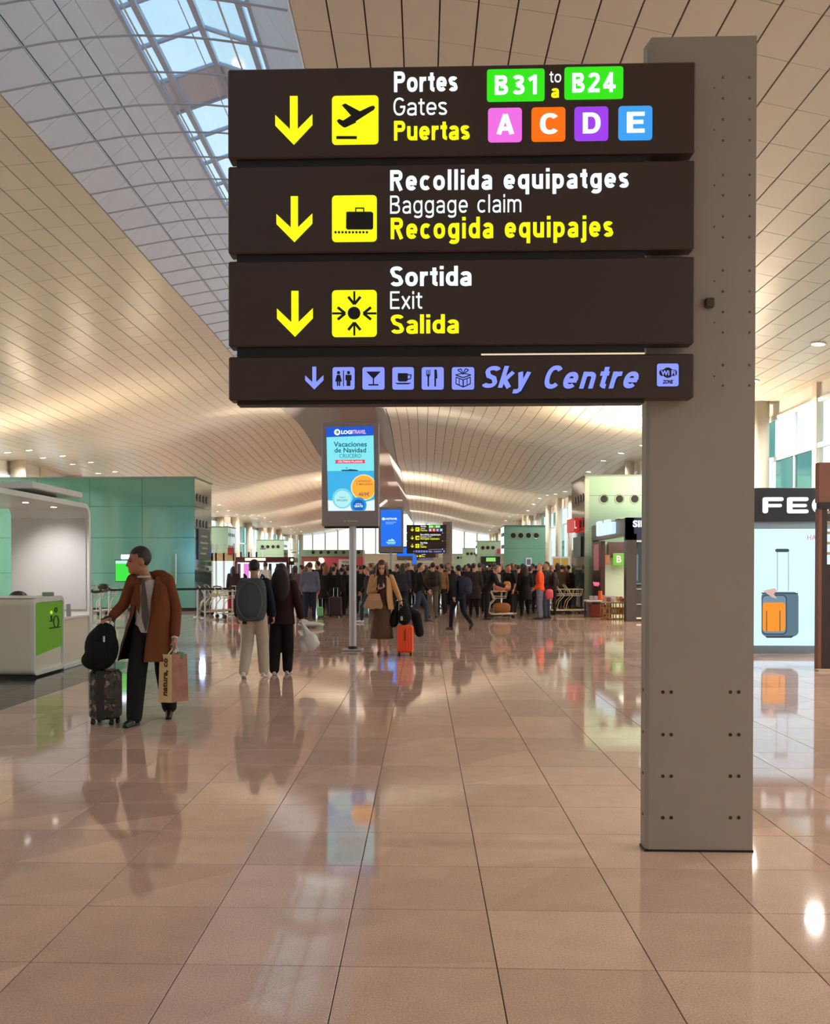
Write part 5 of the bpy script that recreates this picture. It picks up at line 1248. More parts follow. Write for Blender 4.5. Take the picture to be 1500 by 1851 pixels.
    if hair == 'short':
        pass
    elif hair == 'long':
        for i in range(9):
            a = math.radians(-5+i*190/8); x, y = .078*math.cos(a), .02+.085*math.sin(a); h.cap((x, y, .03), .034, (x*1.15, y*.9+.03, -.20-.06*math.sin(a)), .030, 8)
    elif hair == 'waves':
        for i in range(11):
            a = math.radians(-38+i*256/10); x, y = .080*math.cos(a), .015+.082*math.sin(a); h.cap((x, y, .04), .028, (x*1.15, y*.95, -.09), .034, 8); h.cap((x*1.15, y*.95, -.09), .034, (x*1.25, y*.85-.01, -.20), .036, 8); h.cap((x*1.25, y*.85-.01, -.20), .036, (x*1.3, y*.7-.02, -.31), .020, 8)
    elif hair == 'bun': h.ell((0, .115, .08), (.04, .04, .04), 10, 8)
    h.v = [tuple(hp(p)) for p in h.v]
    hme = remesh(h, vox*.8 if hero else vox, 2, 'hair')
    # cut the hair free of the face
    import bmesh
    bb = bmesh.new(); bb.from_mesh(hme); inv = HM.inverted(); kill = []
    for v_ in bb.verts:
        q = inv @ (v_.co-J['head'])
        if q.y < -.022 and q.z < .068 and abs(q.x) < (.072 if hair != 'short' else .1): kill.append(v_)
        elif hair in ('short', 'bun') and q.z < -.045+.03*(q.y < .03) : kill.append(v_)
        elif hair in ('short',) and q.y < .02 and q.z < .03: kill.append(v_)
    bmesh.ops.delete(bb, geom=kill, context='VERTS'); bb.to_mesh(hme); bb.free()
    out['hair'] = hme; out['J'] = J; out['g'] = g; out['hp'] = hp
    return out
SKIN = mat('skin', (196, 148, 120), .5, noise=.05, nscale=30)
def dress(t, o, cols, shoe=(22, 20, 20), names=('jacket', 'trousers'), skin=None, sc=1.0):
    def add(nm, me, m):
        ob = bpy.data.objects.new(nm, me); C.objects.link(ob); ob.parent = t; ob.scale = (sc, sc, sc)
        if not me.materials: me.materials.append(m)
        else: ob.material_slots[0].link = 'OBJECT'; ob.material_slots[0].material = m
        return ob
    add('body', o['body'], skin or SKIN); add('hair', o['hair'], cols['hair'])
    if cols.get('top'): add(names[0], o['top'], cols['top'])
    add(names[1], o['legs'], cols['legs'])
    for s in 'LR': add('shoe', o['shoe'+s], mat('shoe_%d_%d_%d' % shoe, shoe, .45))
def cloth(rgb, n=.12): return mat('cloth_%d_%d_%d' % tuple(rgb), rgb, .85, noise=n, nscale=14, bump=.15, spec=.25)
def hairm(rgb): return mat('hair_%d_%d_%d' % tuple(rgb), rgb, .55, noise=.3, nscale=60)
def shell(rings, n=40, th=.010):
    """open-fronted coat: rings (cx,cy,z,rx,ry,aL,aR): gap between angle -90-aR and -90+aL degrees; returns MB with outer faces first, count of outer faces"""
    mb = MB(); m = len(rings); vo = []; vi = []
    for cx, cy, z, rx, ry, aL, aR in rings:
        a0 = math.radians(-90+aL); a1 = math.radians(270-aR)
        for j in range(n+1):
            a = a0+(a1-a0)*j/n; w = 1+.012*math.sin(a*9+z*4)*(1 if z < 1.0 else .3)
            vo.append((cx+rx*w*math.cos(a), cy+ry*w*math.sin(a), z)); vi.append((cx+(rx*w-th)*math.cos(a), cy+(ry*w-th)*math.sin(a), z))
    N = len(vo); mb.v = vo+vi; q = n+1
    for i in range(m-1):
        for j in range(n): a = i*q+j; mb.f.append((a, a+1, a+q+1, a+q))
    no = len(mb.f)
    for i in range(m-1):
        for j in range(n): a = N+i*q+j; mb.f.append((a, a+q, a+q+1, a+1))
        for j in (0, n): a = i*q+j; mb.f.append((a, a+q, a+q+N, a+N))
    for i in (0, m-1):
        for j in range(n): a = i*q+j; mb.f.append((a, a+1, a+1+N, a+N))
    return mb, no
def coat(t, rings, m_out, m_in, name='coat', n=40, smooth=True):
    mb, no = shell(rings, n); me = bpy.data.meshes.new(name); me.from_pydata(mb.v, [], mb.f)
    me.materials.append(m_out); me.materials.append(m_in)
    for i, p in enumerate(me.polygons): p.material_index = 0 if i < no else 1; p.use_smooth = smooth
    ob = bpy.data.objects.new(name, me); C.objects.link(ob); ob.parent = t; return ob
def piece(t, fn, name, m, vox=.012, smooth=3):
    mb = MB(); fn(mb); me = remesh(mb, vox, smooth, name); me.materials.append(m)
    ob = bpy.data.objects.new(name, me); C.objects.link(ob); ob.parent = t; return ob
def eyes(t, hp, k=1.0):
    for s in (-1, 1):
        mb = MB(); mb.ell((0, 0, 0), (.012*k, .008*k, .0075*k), 12, 8); o = mb.build('eye', mat('eye_dark', (38, 28, 24), .3), t, smooth=True); o.location = hp((s*.030, -.083, .008))
        mb = MB(); mb.cap(tuple(hp((s*.018, -.088, .026))), .0042, tuple(hp((s*.046, -.076, .027))), .0034, 6); mb.build('eyebrow', hairm((40, 30, 26)), t)
# ---- the man in the brown coat (1.82 m)
k = 1.82/1.75
mo = flo(272, 1305)
man = thing('person', 'man in open brown coat, white shirt and grey tie, walking with a patterned case', 'person', (mo.x, mo.y, 0))
PX = mo.y/F
def ml(px, py, y=0.0): q_ = at(px, py, mo.y+y); return (q_.x-mo.x, y, q_.z)
pose = dict(hipL=(.11, .02, .95), kneeL=(.135, .06, .53), ankL=(.115, .30, .12), hipR=(-.08, 0, .95), kneeR=(-.10, -.13, .52), ankR=(-.10, -.22, .09),
            shL=(.175, .04, 1.475), elL=(.255, .06, 1.17), wrL=(.265, -.03, .88), shR=(-.17, -.02, 1.475), elR=(-.275, .0, 1.22), wrR=(-.365, -.10, 1.10),
            neck=(0, .01, 1.50), head=(-.105, -.045, 1.662), hs=1.15, headyaw=math.radians(-58), headpitch=math.radians(4), footL=.2, footR=-.25, heelL=math.radians(12), curlL=1.3, curlR=1.35,
            hdL=((0.1, 0, -1), (-1, 0, 0), (0, -1, 0)), hdR=((-.75, -.5, -.45), (0, .3, -1), (1, -.8, 0)))
o = human(pose, .011, hero=True, hem=.93, puffy=.35, legw=1.35)
SKM = mat('skin_tan', (176, 118, 92), .5, noise=.06, nscale=30)
dress(man, o, dict(hair=hairm((34, 28, 26)), top=cloth((206, 198, 190), .05), legs=cloth((26, 25, 27))), (18, 16, 16), ('shirt', 'trousers'), SKM)
eyes(man, o['hp'])
J = o['J']
M_coat = cloth((112, 62, 34), .10); M_lin = cloth((34, 20, 16), .1)
c0 = coat(man, [(-.05, .02, .64, .29, .22, 8, 66), (-.04, .02, .80, .265, .195, 8, 58), (-.02, .02, .98, .235, .172, 10, 50), (0, .02, 1.12, .214, .158, 12, 42), (.0, .02, 1.28, .205, .150, 14, 34), (.0, .03, 1.40, .190, .130, 20, 30), (.0, .035, 1.47, .155, .105, 26, 30), (.0, .04, 1.51, .105, .085, 42, 36)], M_coat, M_lin)
def slv(s):
    def f_(mb):
        sh, el, wr = J['sh'+s], o['g']['el'+s], o['g']['wr'+s]
        mb.cap(sh+Vector((-.03 if s == 'L' else .03, 0, -.02)), .078, sh, .066, 14); mb.cap(sh, .066, el, .060, 14); mb.cap(el, .060, el.lerp(wr, .88), .052, 14)
    return f_
for s in 'LR': piece(man, slv(s), 'sleeve', M_coat)
piece(man, lambda mb: [mb.tube([(.115*math.cos(a), .06+.085*math.sin(a), 1.50+.035*math.sin(a)) for a in [math.radians(-40+i*260/10) for i in range(11)]], .030, 8), mb.ell((.06, .12, 1.50), (.12, .06, .08), 12, 8)], 'hood', M_coat, .013)
for s in (-1, 1):     # lapels and pocket flap
    mb = MB(); xs = .015+s*.085
    mb.add([(xs+s*.0, -.128, 1.44), (xs+s*.06, -.118, 1.42), (xs+s*.055, -.142, 1.26), (xs-s*.0, -.150, 1.12), (xs-s*.012, -.145, 1.28)]+[(xs+s*.0, -.120, 1.44), (xs+s*.06, -.110, 1.42), (xs+s*.055, -.134, 1.26), (xs-s*.0, -.142, 1.12), (xs-s*.012, -.137, 1.28)], [(0, 1, 2, 3, 4), (9, 8, 7, 6, 5)]+[(i, 5+i, 5+(i+1) % 5, (i+1) % 5) for i in range(5)])
    mb.build('lapel', M_coat, man)
mb = MB(); mb.box(.10, .18, -.006, .006, -.03, .03, .004); pf = mb.build('pocket_flap', M_coat, man); pf.location = (.03, -.135, 1.03); pf.rotation_euler = (0, .3, .5)
mb = MB(); sw = [(-.030, -.118, 1.475), (-.026, -.130, 1.44), (-.015, -.142, 1.30), (-.004, -.140, 1.08), (-.002, -.132, .95)]
def strap_(mb, pts, ws, th=.006):
    vs = []
    for (x, y, z), w in zip(pts, ws): vs += [(x-w, y, z), (x+w, y, z), (x+w, y-th, z), (x-w, y-th, z)]
    fs = []
    for i in range(len(pts)-1):
        for j in range(4): fs.append((4*i+j, 4*i+(j+1) % 4, 4*i+4+(j+1) % 4, 4*i+4+j))
    fs += [(0, 3, 2, 1), (4*len(pts)-4, 4*len(pts)-3, 4*len(pts)-2, 4*len(pts)-1)]
    mb.add(vs, fs)
strap_(mb, [(x+.0, y-.012, z) for x, y, z in sw], [.020, .016, .030, .036, .004]); mb.build('tie', cloth((88, 84, 80), .1), man)
piece(man, lambda mb: mb.tube([(-.055+.062*math.cos(a), -.03+.06*math.sin(a), 1.505) for a in [i*2*PI/14 for i in range(14)]], .014, 8, closed=True), 'shirt_collar', cloth((206, 198, 190), .05), .009)
for s in 'L': w = o['g']['wrL']; MB().cyl((w.x, w.y, w.z+.0), .036, .035, 'Z', 14).build('cuff', cloth((206, 198, 190), .05), man)
# suitcase with camouflage print
M_camo = mat('camouflage_print', (70, 66, 52), .5)
n_ = M_camo.node_tree; tcx = n_.nodes.new('ShaderNodeTexCoord'); vo = n_.nodes.new('ShaderNodeTexVoronoi'); vo.inputs['Scale'].default_value = 30; vo.inputs['Randomness'].default_value = 1
nsx = n_.nodes.new('ShaderNodeTexNoise'); nsx.inputs['Scale'].default_value = 9; mxx = n_.nodes.new('ShaderNodeMix'); mxx.data_type = 'RGBA'; mxx.inputs['Factor'].default_value = .12
n_.links.new(tcx.outputs['Object'], mxx.inputs['A']); n_.links.new(nsx.outputs['Color'], mxx.inputs['B']); n_.links.new(tcx.outputs['Object'], nsx.inputs['Vector']); n_.links.new(mxx.outputs['Result'], vo.inputs['Vector'])
rmp = n_.nodes.new('ShaderNodeValToRGB'); rmp.color_ramp.interpolation = 'CONSTANT'; sepx = n_.nodes.new('ShaderNodeSeparateColor'); n_.links.new(vo.outputs['Color'], sepx.inputs[0]); n_.links.new(sepx.outputs[0], rmp.inputs[0])
els = rmp.color_ramp.elements; els[0].position = 0; els[0].color = (.012, .011, .010, 1); els[1].position = .35; els[1].color = (.06, .055, .035, 1)
for ps, cl in ((.52, (.11, .045, .03, 1)), (.66, (.035, .05, .03, 1)), (.80, (.26, .22, .17, 1)), (.9, (.03, .02, .02, 1))): e_ = els.new(ps); e_.color = cl
n_.links.new(rmp.outputs[0], n_.nodes['Principled BSDF'].inputs['Base Color'])
def suitcase(label, x, y, rz, w, d, h, m_shell, m_trim, handle_h, ribs=0, zb=.055, hx=0.0, strapm=None):
    t = thing('suitcase', label, 'suitcase', (x, y, 0), None, rz)
    MB().box(-w/2, w/2, -d/2, d/2, zb, zb+h, .035).build('shell', m_shell, t)
    if strapm: MB().box(-.045, .045, -d/2-.006, d/2+.006, zb-.002, zb+h+.004, .006).build('strap', strapm, t)
    if ribs:
        for i in range(ribs):
            rx = -w/2+w*(i+.5)/ribs
            if abs(rx) > .02: MB().box(rx-.007, rx+.007, -d/2-.006, -d/2+.01, zb+.05, zb+h-.04, .003).build('rib', m_shell, t)
        MB().box(-.006, .006, -d/2-.010, -d/2+.01, zb+h*.45, zb+h-.09).build('lock', m_trim, t)
    MB().tube([(-w/2+.001, 0, zb+.04), (-w/2-.002, 0, zb+h-.04)], .006, 6).build('zip', m_trim, t)
    for sx in (-1, 1):
        for sy in (-1, 1):
            c = (sx*(w/2-.045), sy*(d/2-.04)); mb = MB(); mb.cyl((c[0]-.016, c[1], .024), .024, .032, 'X', 14); mb.box(c[0]-.02, c[0]+.02, c[1]-.012, c[1]+.012, .03, zb+.01, .004); mb.build('wheel', M_black, t)
    hw = .055 if not hx else 0
    for s in ((-1, 1) if not hx else (0,)): MB().tube([(hx+s*hw*1.2, d/2-.04, zb+h-.02), (hx+s*hw*1.2, d/2-.04, handle_h)], .009, 8).build('handle_tube', M_chrome, t)
    MB().box(hx-.08, hx+.08, d/2-.055, d/2-.025, handle_h-.01, handle_h+.018, .008).build('grip', m_trim, t)
    return t
sc_ = at(192, 1300, mo.y-.10)
suit = suitcase('camouflage patterned cabin case rolling beside the man in the brown coat', sc_.x, mo.y-.12, math.radians(-8), .29, .22, .50, M_camo, M_black, 1.06, strapm=M_black)
bk = thing('backpack', 'black backpack resting on top of the camouflage patterned case', 'bag', (sc_.x-.03, mo.y-.14, .56))
piece(bk, lambda mb: [mb.ell((0, 0, .22), (.175, .13, .22), 18, 12), mb.ell((-.03, -.03, .10), (.17, .13, .11), 16, 10), mb.ell((0.03, 0, .36), (.12, .10, .12), 14, 10)], 'pack', cloth((20, 19, 21)))
piece(bk, lambda mb: mb.ell((-.01, -.12, .17), (.11, .04, .13), 14, 10), 'front_pocket', cloth((24, 23, 25)))
MB().tube([(.02, 0, .46), (.03, 0, .53), (.10, 0, .55), (.13, 0, .48)], .010, 6).build('carry_loop', M_black, bk); MB().box(.06, .08, -.135, -.128, .29, .35, .003).build('logo_mark', mat('white_print', (220, 220, 220), .5), bk)
# paper bag
bg0 = at(290, 1267, mo.y-.02); bg1 = at(343, 1267, mo.y-.02); zt_ = at(316, 1181, mo.y-.02).z
bgx = (bg0.x+bg1.x)/2
pbag = thing('paper_bag', 'cream paper carrier bag with brown vertical lettering in the hand', 'bag', (bgx, mo.y-.05, bg0.z))
hb = zt_-bg0.z; M_cream = mat('cream_paper', (232, 206, 148), .7, noise=.04, nscale=8)
wa, wd = -.148, .150
Af = (wa, -.07); Bf = (.0, -.10); Cf = (.145, .02); Df = (-.02, .07)
def bagpoly(i0, inset): return [(x*(1-inset), y*(1-inset)) for x, y in (Af, Bf, Cf, Df)]
def wall_(a, b, m, nm):
    mb = MB(); ti = .90
    aa, bb_ = Vector((*a, 0)), Vector((*b, 0)); nn = (bb_-aa).cross(Vector((0, 0, 1))).normalized()*.002
    at_, bt_ = aa*ti+Vector((0, 0, hb)), bb_*ti+Vector((0, 0, hb))
    mb.add([aa, bb_, bt_, at_, aa-nn, bb_-nn, bt_-nn, at_-nn], [(0, 1, 2, 3), (4, 7, 6, 5), (0, 4, 5, 1), (1, 5, 6, 2), (2, 6, 7, 3), (3, 7, 4, 0)])
    return mb.build(nm, m, pbag)
M_photo = mat('printed_photo', (168, 116, 100), .6, noise=.5, nscale=12)
front = wall_(Af, Bf, M_cream, 'front'); wall_(Bf, Cf, M_photo, 'side'); wall_(Cf, Df, M_cream, 'back'); wall_(Df, Af, M_cream, 'side')
MB().prism([(wa, 0), (.14, 0), (.14, .004), (wa, .004)], -.06, .04).build('base', M_cream, pbag)
v_, f_ = text_mesh('natura, co', .02, .15); a_ = v_.min(0); b_ = v_.max(0)
def bagfn(X, Z, thk):    # X along the text (runs upward), Z across
    u = .34+.40*(1-Z); zz = X
    p = Vector((Af[0]+(Bf[0]-Af[0])*u, Af[1]+(Bf[1]-Af[1])*u, 0))*(1-.1*zz)
    return (p.x-thk*.3, p.y-.004-thk, hb*zz)
text('natura, co', mat('brown_print', (92, 36, 20), .6), pbag, (.14, .92, 0, 1), 0, .02, .15, fn=bagfn)
piece(pbag, lambda mb: [mb.ell((.05, -.01, hb-.03), (.04, .03, .06), 10, 8), mb.ell((.085, -.005, hb-.02), (.03, .025, .045), 10, 8)], 'tissue', mat('green_tissue', (120, 146, 112), .7), .012)
hw_ = o['g']['wrL']; hz = man.location.z+hw_.z-.085; hxx = man.location.x+hw_.x+.01-bgx; hy = man.location.y+hw_.y-pbag.location.y
MB().tube([(-.05, -.06, hb-.01), (hxx-.01, hy-.005, hz-bg0.z), (hxx, hy, hz-bg0.z+.008), (.06, -.03, hb-.01)], .007, 6).build('handle', mat('pale_ribbon', (226, 216, 196), .6), pbag)
# ---- the couple walking away
po_ = flo(460, 1224)
A_ = thing('person', 'person in pale trousers walking away under a large grey backpack', 'person', (po_.x, po_.y, 0), None, PI)
pose = dict(hipR=(-.09, 0, .93), kneeR=(-.11, -.09, .50), ankR=(-.135, -.02, .10), hipL=(.09, 0, .93), kneeL=(.11, -.04, .50), ankL=(.12, .22, .11), heelL=.35, elL=(.25, .0, 1.15), wrL=(.27, -.06, .93), elR=(-.25, .0, 1.15), wrR=(-.27, -.08, .93), headpitch=.1, curlL=.8, curlR=.8)
o = human(pose, .012, hero=True, hem=.90, puffy=1.1, legw=1.28); dress(A_, o, dict(hair=hairm((16, 13, 14)), top=cloth((28, 30, 40)), legs=cloth((186, 174, 156), .06)), (215, 210, 205), sc=.975)
MB().box(.10, .16, .085, .092, .78, .83, .002).build('trouser_logo', M_black, A_)
pk = thing('backpack', 'large rounded slate grey backpack worn by the person in pale trousers', 'bag', (po_.x-.0, po_.y-.25, 0), None, PI)
def packf(w, h, z0, d): 
    return lambda mb: [mb.v.extend([]), loft(mb, [(0, 0, z0, w*.55, d*.5), (0, 0, z0+h*.04, w*.80, d*.8), (0, 0, z0+h*.2, w*.97, d), (0, 0, z0+h*.5, w, d), (0, 0, z0+h*.8, w*.95, d*.95), (0, 0, z0+h*.95, w*.80, d*.75), (0, 0, z0+h, w*.5, d*.4)], 24)]
piece(pk, packf(.225, .62, .83, .13), 'pack', cloth((72, 78, 84), .08))
MB().tube([(.18*math.cos(a), .125, 1.13+.27*math.sin(a)) for a in [i*2*PI/24 for i in range(24)]], .007, 6, closed=True).build('piping', cloth((96, 102, 108)), pk, smooth=True)
for s in (-1, 1): MB().tube([(s*.11, -.10, 1.40), (s*.13, -.16, 1.50), (s*.13, -.30, 1.47), (s*.14, -.38, 1.30), (s*.17, -.25, 1.02), (s*.17, -.08, .98)], .016, 6).build('shoulder_strap', cloth((50, 54, 58)), pk, smooth=True)
po2 = flo(509, 1219)
B_ = thing('person', 'person with long dark hair and burgundy black coat walking beside the backpack', 'person', (po2.x, po2.y, 0), None, PI)
pose = dict(elR=(-.26, .02, 1.15), wrR=(-.30, -.03, .92), elL=(.25, .02, 1.15), wrL=(.285, -.02, .93), ankL=(.10, .10, .09), curlL=.8, curlR=1.3, hipL=(.08, 0, .93), hipR=(-.08, 0, .93), kneeR=(-.09, -.05, .5), ankR=(-.09, -.03, .09))
o = human(pose, .012, hero=True, hem=.80, puffy=1.9, legw=1.35, hair='long', flare=1.12); dress(B_, o, dict(hair=hairm((22, 15, 17)), top=cloth((40, 16, 22)), legs=cloth((24, 18, 21))), (190, 184, 180), sc=.945)
piece(B_, lambda mb: [mb.ell((0, .13, 1.34), (.15, .05, .26), 14, 10), mb.ell((0, .05, 1.53), (.10, .08, .14), 12, 8)], 'hair_fall', hairm((22, 15, 17)))
wb_ = thing('plastic_bag', 'full white plastic bag hanging from the hand of the long haired person', 'bag', (po2.x+.40, po2.y-.02, .33))
piece(wb_, lambda mb: [mb.ell((.03, 0, .16), (.13, .10, .15), 14, 10), mb.ell((-.05, 0, .10), (.10, .09, .10), 12, 8), mb.cap((.10, 0, .16), .06, (.13, 0, .14), .05, 8), mb.cap((0, 0, .25), .07, (-.10, 0, .46), .018, 8)], 'bag_body', mat('white_plastic_film', (205, 202, 198), .35, noise=.08, nscale=9, bump=.5), .012, 1)
w_ = at(560, 1126, 24.6)
sk_ = piece(None, lambda mb: [mb.ell((0, 0, .10), (.33, .22, .07), 14, 8), mb.ell((-.16, 0, .15), (.13, .14, .08), 12, 8), mb.ell((.22, .02, .08), (.17, .14, .06), 12, 8)], 'plastic_sack', mat('white_plastic_film', (205, 202, 198), .35), .02, 2); sk_.location = (w_.x, 24.6, 0); tag1(sk_, 'low white bundle lying on the floor behind the long haired person', 'bag')
# ---- woman with phone
wo = flo(690, 1184)
wm = thing('person', 'woman in camel coat and long brown skirt looking at her phone', 'person', (wo.x, wo.y, 0))
pose = dict(hipL=(.08, 0, .93), hipR=(-.08, 0, .93), kneeL=(.075, -.08, .5), ankL=(.07, -.08, .10), kneeR=(-.06, -.02, .5), ankR=(-.05, .14, .10), heelR=.4, shL=(.165, .0, 1.42), shR=(-.165, 0, 1.42),
            elL=(.27, .0, 1.17), wrL=(.345, -.05, .99), elR=(-.235, -.02, 1.15), wrR=(-.06, -.22, 1.22), headyaw=.0, headpitch=math.radians(22), head=(-.0, -.04, 1.60), curlL=1.2, curlR=1.0,
            hdR=((.75, -.25, .35), (.1, .9, .6), (-.3, -.1, 1)), hdL=((.4, -.2, -.9), (-1, 0, 0), (0, -1, 0)), footL=.1, footR=-.1)
o = human(pose, .011, hero=True, hem=.90, puffy=.2, legs='skirt', hair='waves', female=True)
M_skirt = mat('brown_patterned_cloth', (84, 60, 42), .8, noise=.45, nscale=34, bump=.2)
dress(wm, o, dict(hair=hairm((74, 44, 28)), top=cloth((60, 40, 36)), legs=M_skirt), (120, 60, 48), ('blouse', 'skirt'), mat('skin_fair', (206, 150, 124), .5))
eyes(wm, o['hp'], .95); J = o['J']; MC = cloth((200, 156, 108), .08)
coat(wm, [(.0, .02, .84, .225, .165, 34, 34), (0, .02, 1.0, .205, .150, 28, 28), (0, .02, 1.15, .195, .14, 26, 26), (0, .02, 1.30, .200, .14, 26, 26), (0, .02, 1.40, .185, .12, 28, 28), (0, .02, 1.47, .11, .08, 36, 36)], MC, cloth((150, 108, 64)))
for s in 'LR':
    def f_(mb, s=s):
        sh, el, wr = J['sh'+s], o['g']['el'+s], o['g']['wr'+s]; mb.cap(sh, .064, el, .052, 12); mb.cap(el, .052, el.lerp(wr, .86), .044, 12)
    piece(wm, f_, 'sleeve', MC)
ph = MB().box(-.036, .036, -.005, .005, -.075, .075, .006).build('phone', M_black); ph.location = (wo.x-.0, wo.y-.275, 1.315); ph.rotation_euler = (math.radians(-30), 0, 0); tag1(ph, "dark phone held in front of the woman's chest", 'phone')
MB().prism([(-.031, -.068), (.031, -.068), (.031, .068), (-.031, .068)], .0052, .0062).build('display', emi('phone_glow', (150, 170, 190), .7), ph)
hb_ = thing('handbag', 'tan shoulder bag hanging at the hip of the woman with the phone', 'bag', (wo.x-.12, wo.y-.27, .86))
MB().prism([(-.19, .02), (.13, .0), (.15, .05), (.09, .27), (-.10, .27), (-.20, .06)], -.055, .055).build('bag_body', mat('tan_leather', (176, 138, 106), .5, noise=.08, nscale=10), hb_)
MB().prism([(-.10, .15), (.09, .15), (.085, .265), (-.095, .265)], -.062, -.055).build('flap', mat('tan_leather_pale', (190, 152, 118), .5), hb_)
MB().tube([(-.10, 0, .26), (-.02, .03, .48), (.02, .10, .60), (.00, .18, .64)], .008, 6).build('strap', mat('tan_leather', (176, 138, 106), .5), hb_, smooth=True)
oc = at(732, 1187, wo.y-.1)
osc = suitcase('bright orange hard suitcase beside the woman with the phone', oc.x, wo.y-.08, 0, .30, .22, .50, mat('orange_shell', (244, 84, 36), .3, coat=.3), M_black, 1.02, ribs=6, hx=-.11)
k9 = thing('handbag', 'small black bag standing on the orange suitcase', 'bag', (oc.x-.01, wo.y-.08, .56))
piece(k9, lambda mb: [mb.ell((0, 0, .15), (.13, .09, .16), 12, 10), mb.ell((0, 0, .27), (.09, .07, .09), 12, 8)], 'bag_body', cloth((26, 24, 24)))
MB().tube([(-.06, 0, .30), (-.03, 0, .40), (.03, 0, .40), (.06, 0, .30)], .009, 6).build('handle', M_black, k9); MB().box(-.07, -.03, -.095, -.085, .08, .16, .003).build('metal_tag', M_chrome, k9)
dc = piece(None, lambda mb: [mb.cap((-.17, 0, .50), .06, (-.22, 0, .30), .10, 10), mb.cap((-.10, .14, .62), .09, (.20, .16, .40), .10, 10), mb.cap((.20, .16, .40), .10, (.26, .16, .10), .085, 10), mb.cap((-.05, .15, .70), .07, (-.18, .05, .45), .08, 10)], 'folded_coat', cloth((18, 17, 19)), .014)
dc.location = (oc.x, wo.y-.0, .30); tag1(dc, 'black coat draped behind the orange suitcase', 'coat')
# ---- crowd
PR = {}
def proto(key, pose, **kw): PR[key] = human(pose, .024, **kw)
proto('stand', dict(), puffy=1.3)
proto('stand2', dict(ankL=(.13, -.08, .085), kneeL=(.12, -.08, .49), elR=(-.25, -.03, 1.16), wrR=(-.12, -.22, 1.10), elL=(.25, -.03, 1.16), wrL=(.10, -.23, 1.06), headpitch=.25), puffy=1.5, hem=.80)
proto('turn', dict(headyaw=.9, elL=(.26, .05, 1.15), wrL=(.22, -.12, .98)), puffy=1.0, hem=.88)
proto('long', dict(headyaw=-.5, ankR=(-.12, -.05, .085)), puffy=1.2, hair='long', female=True, hem=.78)
proto('coatl', dict(headyaw=.3), puffy=1.7, hair='long', female=True, hem=.55, flare=1.15)
proto('coats', dict(headyaw=-.7), puffy=1.7, hem=.60, flare=1.05)
proto('hood', dict(headyaw=.4, headpitch=.15, lean=.12, elL=(.24, -.12, 1.14), wrL=(.16, -.30, 1.10), elR=(-.24, -.12, 1.14), wrR=(-.16, -.30, 1.12)), puffy=1.5, top='hood', hem=.84)
proto('walk', dict(kneeL=(.10, -.20, .52), ankL=(.11, -.22, .10), kneeR=(-.10, .05, .50), ankR=(-.11, .36, .20), heelR=.8, elL=(.25, .12, 1.16), wrL=(.25, .10, .92), elR=(-.25, -.08, 1.16), wrR=(-.24, -.22, .96), lean=.06), puffy=1.2, hem=.86)
proto('lean', dict(lean=.42, elL=(.22, -.32, 1.10), wrL=(.20, -.55, 1.02), elR=(-.22, -.32, 1.10), wrR=(-.20, -.55, 1.02), shL=(.175, 0, 1.425), head=(0, -.06, 1.60), headpitch=.1), puffy=1.3, hem=.82)
proto('tee', dict(headyaw=.8, elL=(.26, .02, 1.14), wrL=(.26, -.10, .90)), puffy=.9, sleeve=.02, hem=.86)
def person(proto_, px, Y, H, rz, top, legs, hair, label, shoe=(24, 22, 22), skin=None, group=None, skirt=False):
    q_ = at(px, 1026, Y); t = thing('person', label, 'person', (q_.x, Y, 0), group, math.radians(rz))
    dress(t, PR[proto_], dict(hair=hairm(hair), top=cloth(top), legs=cloth(legs)), shoe, skin=skin, sc=H/1.75); return t
def worn_pack(px, Y, H, rz, rgb, label, s=1.0):
    q_ = at(px, 1026, Y); a = math.radians(rz); k = H/1.75
    t = thing('backpack', label, 'bag', (q_.x, Y, 0), None, a)
    key = 'pack%.2f' % s
    if key not in PR:
        mb = MB(); loft(mb, [(0, .24*1, .98, .09*s, .04), (0, .245, 1.0, .14*s, .08), (0, .25, 1.12, .155*s, .10), (0, .25, 1.28, .15*s, .09), (0, .24, 1.40, .12*s, .06), (0, .235, 1.44, .05, .02)], 16); PR[key] = remesh(mb, .02, 2, 'pack')
        mb = MB(); loft(mb, [(0, .335, 1.02, .08, .02), (0, .34, 1.06, .11, .035), (0, .34, 1.18, .105, .03), (0, .335, 1.22, .07, .01)], 12); PR[key+'p'] = mb.mesh('front_pocket', True)
        mb = MB()
        for sg in (-1, 1): mb.tube([(sg*.09, .20, 1.40), (sg*.11, .08, 1.50), (sg*.11, -.10, 1.44), (sg*.13, -.15, 1.28), (sg*.16, -.02, 1.08), (sg*.15, .16, 1.02)], .014, 5)
        PR[key+'s'] = mb.mesh('straps', True)
    for nm, kk in (('pack', key), ('front_pocket', key+'p'), ('straps', key+'s')):
        me = PR[kk]; ob = bpy.data.objects.new(nm, me); C.objects.link(ob); ob.parent = t; ob.scale = (k, k, k)
        if not me.materials: me.materials.append(cloth(rgb))
        else: ob.material_slots[0].link = 'OBJECT'; ob.material_slots[0].material = cloth(rgb)
    return t
BK, NV, DG = (20, 19, 21), (28, 32, 52), (46, 46, 50)
blk, brn, gry = (22, 18, 18), (52, 34, 26), (120, 112, 106)
pal = mat('skin_fair', (206, 150, 124), .5)
person('long', 422, 33.2, 1.64, 200, (62, 42, 50), (34, 24, 28), (52, 34, 38), 'person with dark red-brown hair and plum jumper, left end of the crowd')
suitcase('red suitcase beside the person in the plum jumper', at(423, 1026, 32.3).x-.02, 32.3, .1, .40, .25, .52, mat('red_case', (170, 20, 40), .4), M_frame, .95)
person('turn', 479, 34.0, 1.80, 150, (226, 214, 190), (60, 60, 66), (70, 50, 36), 'person in cream top glimpsed between the two walking away')
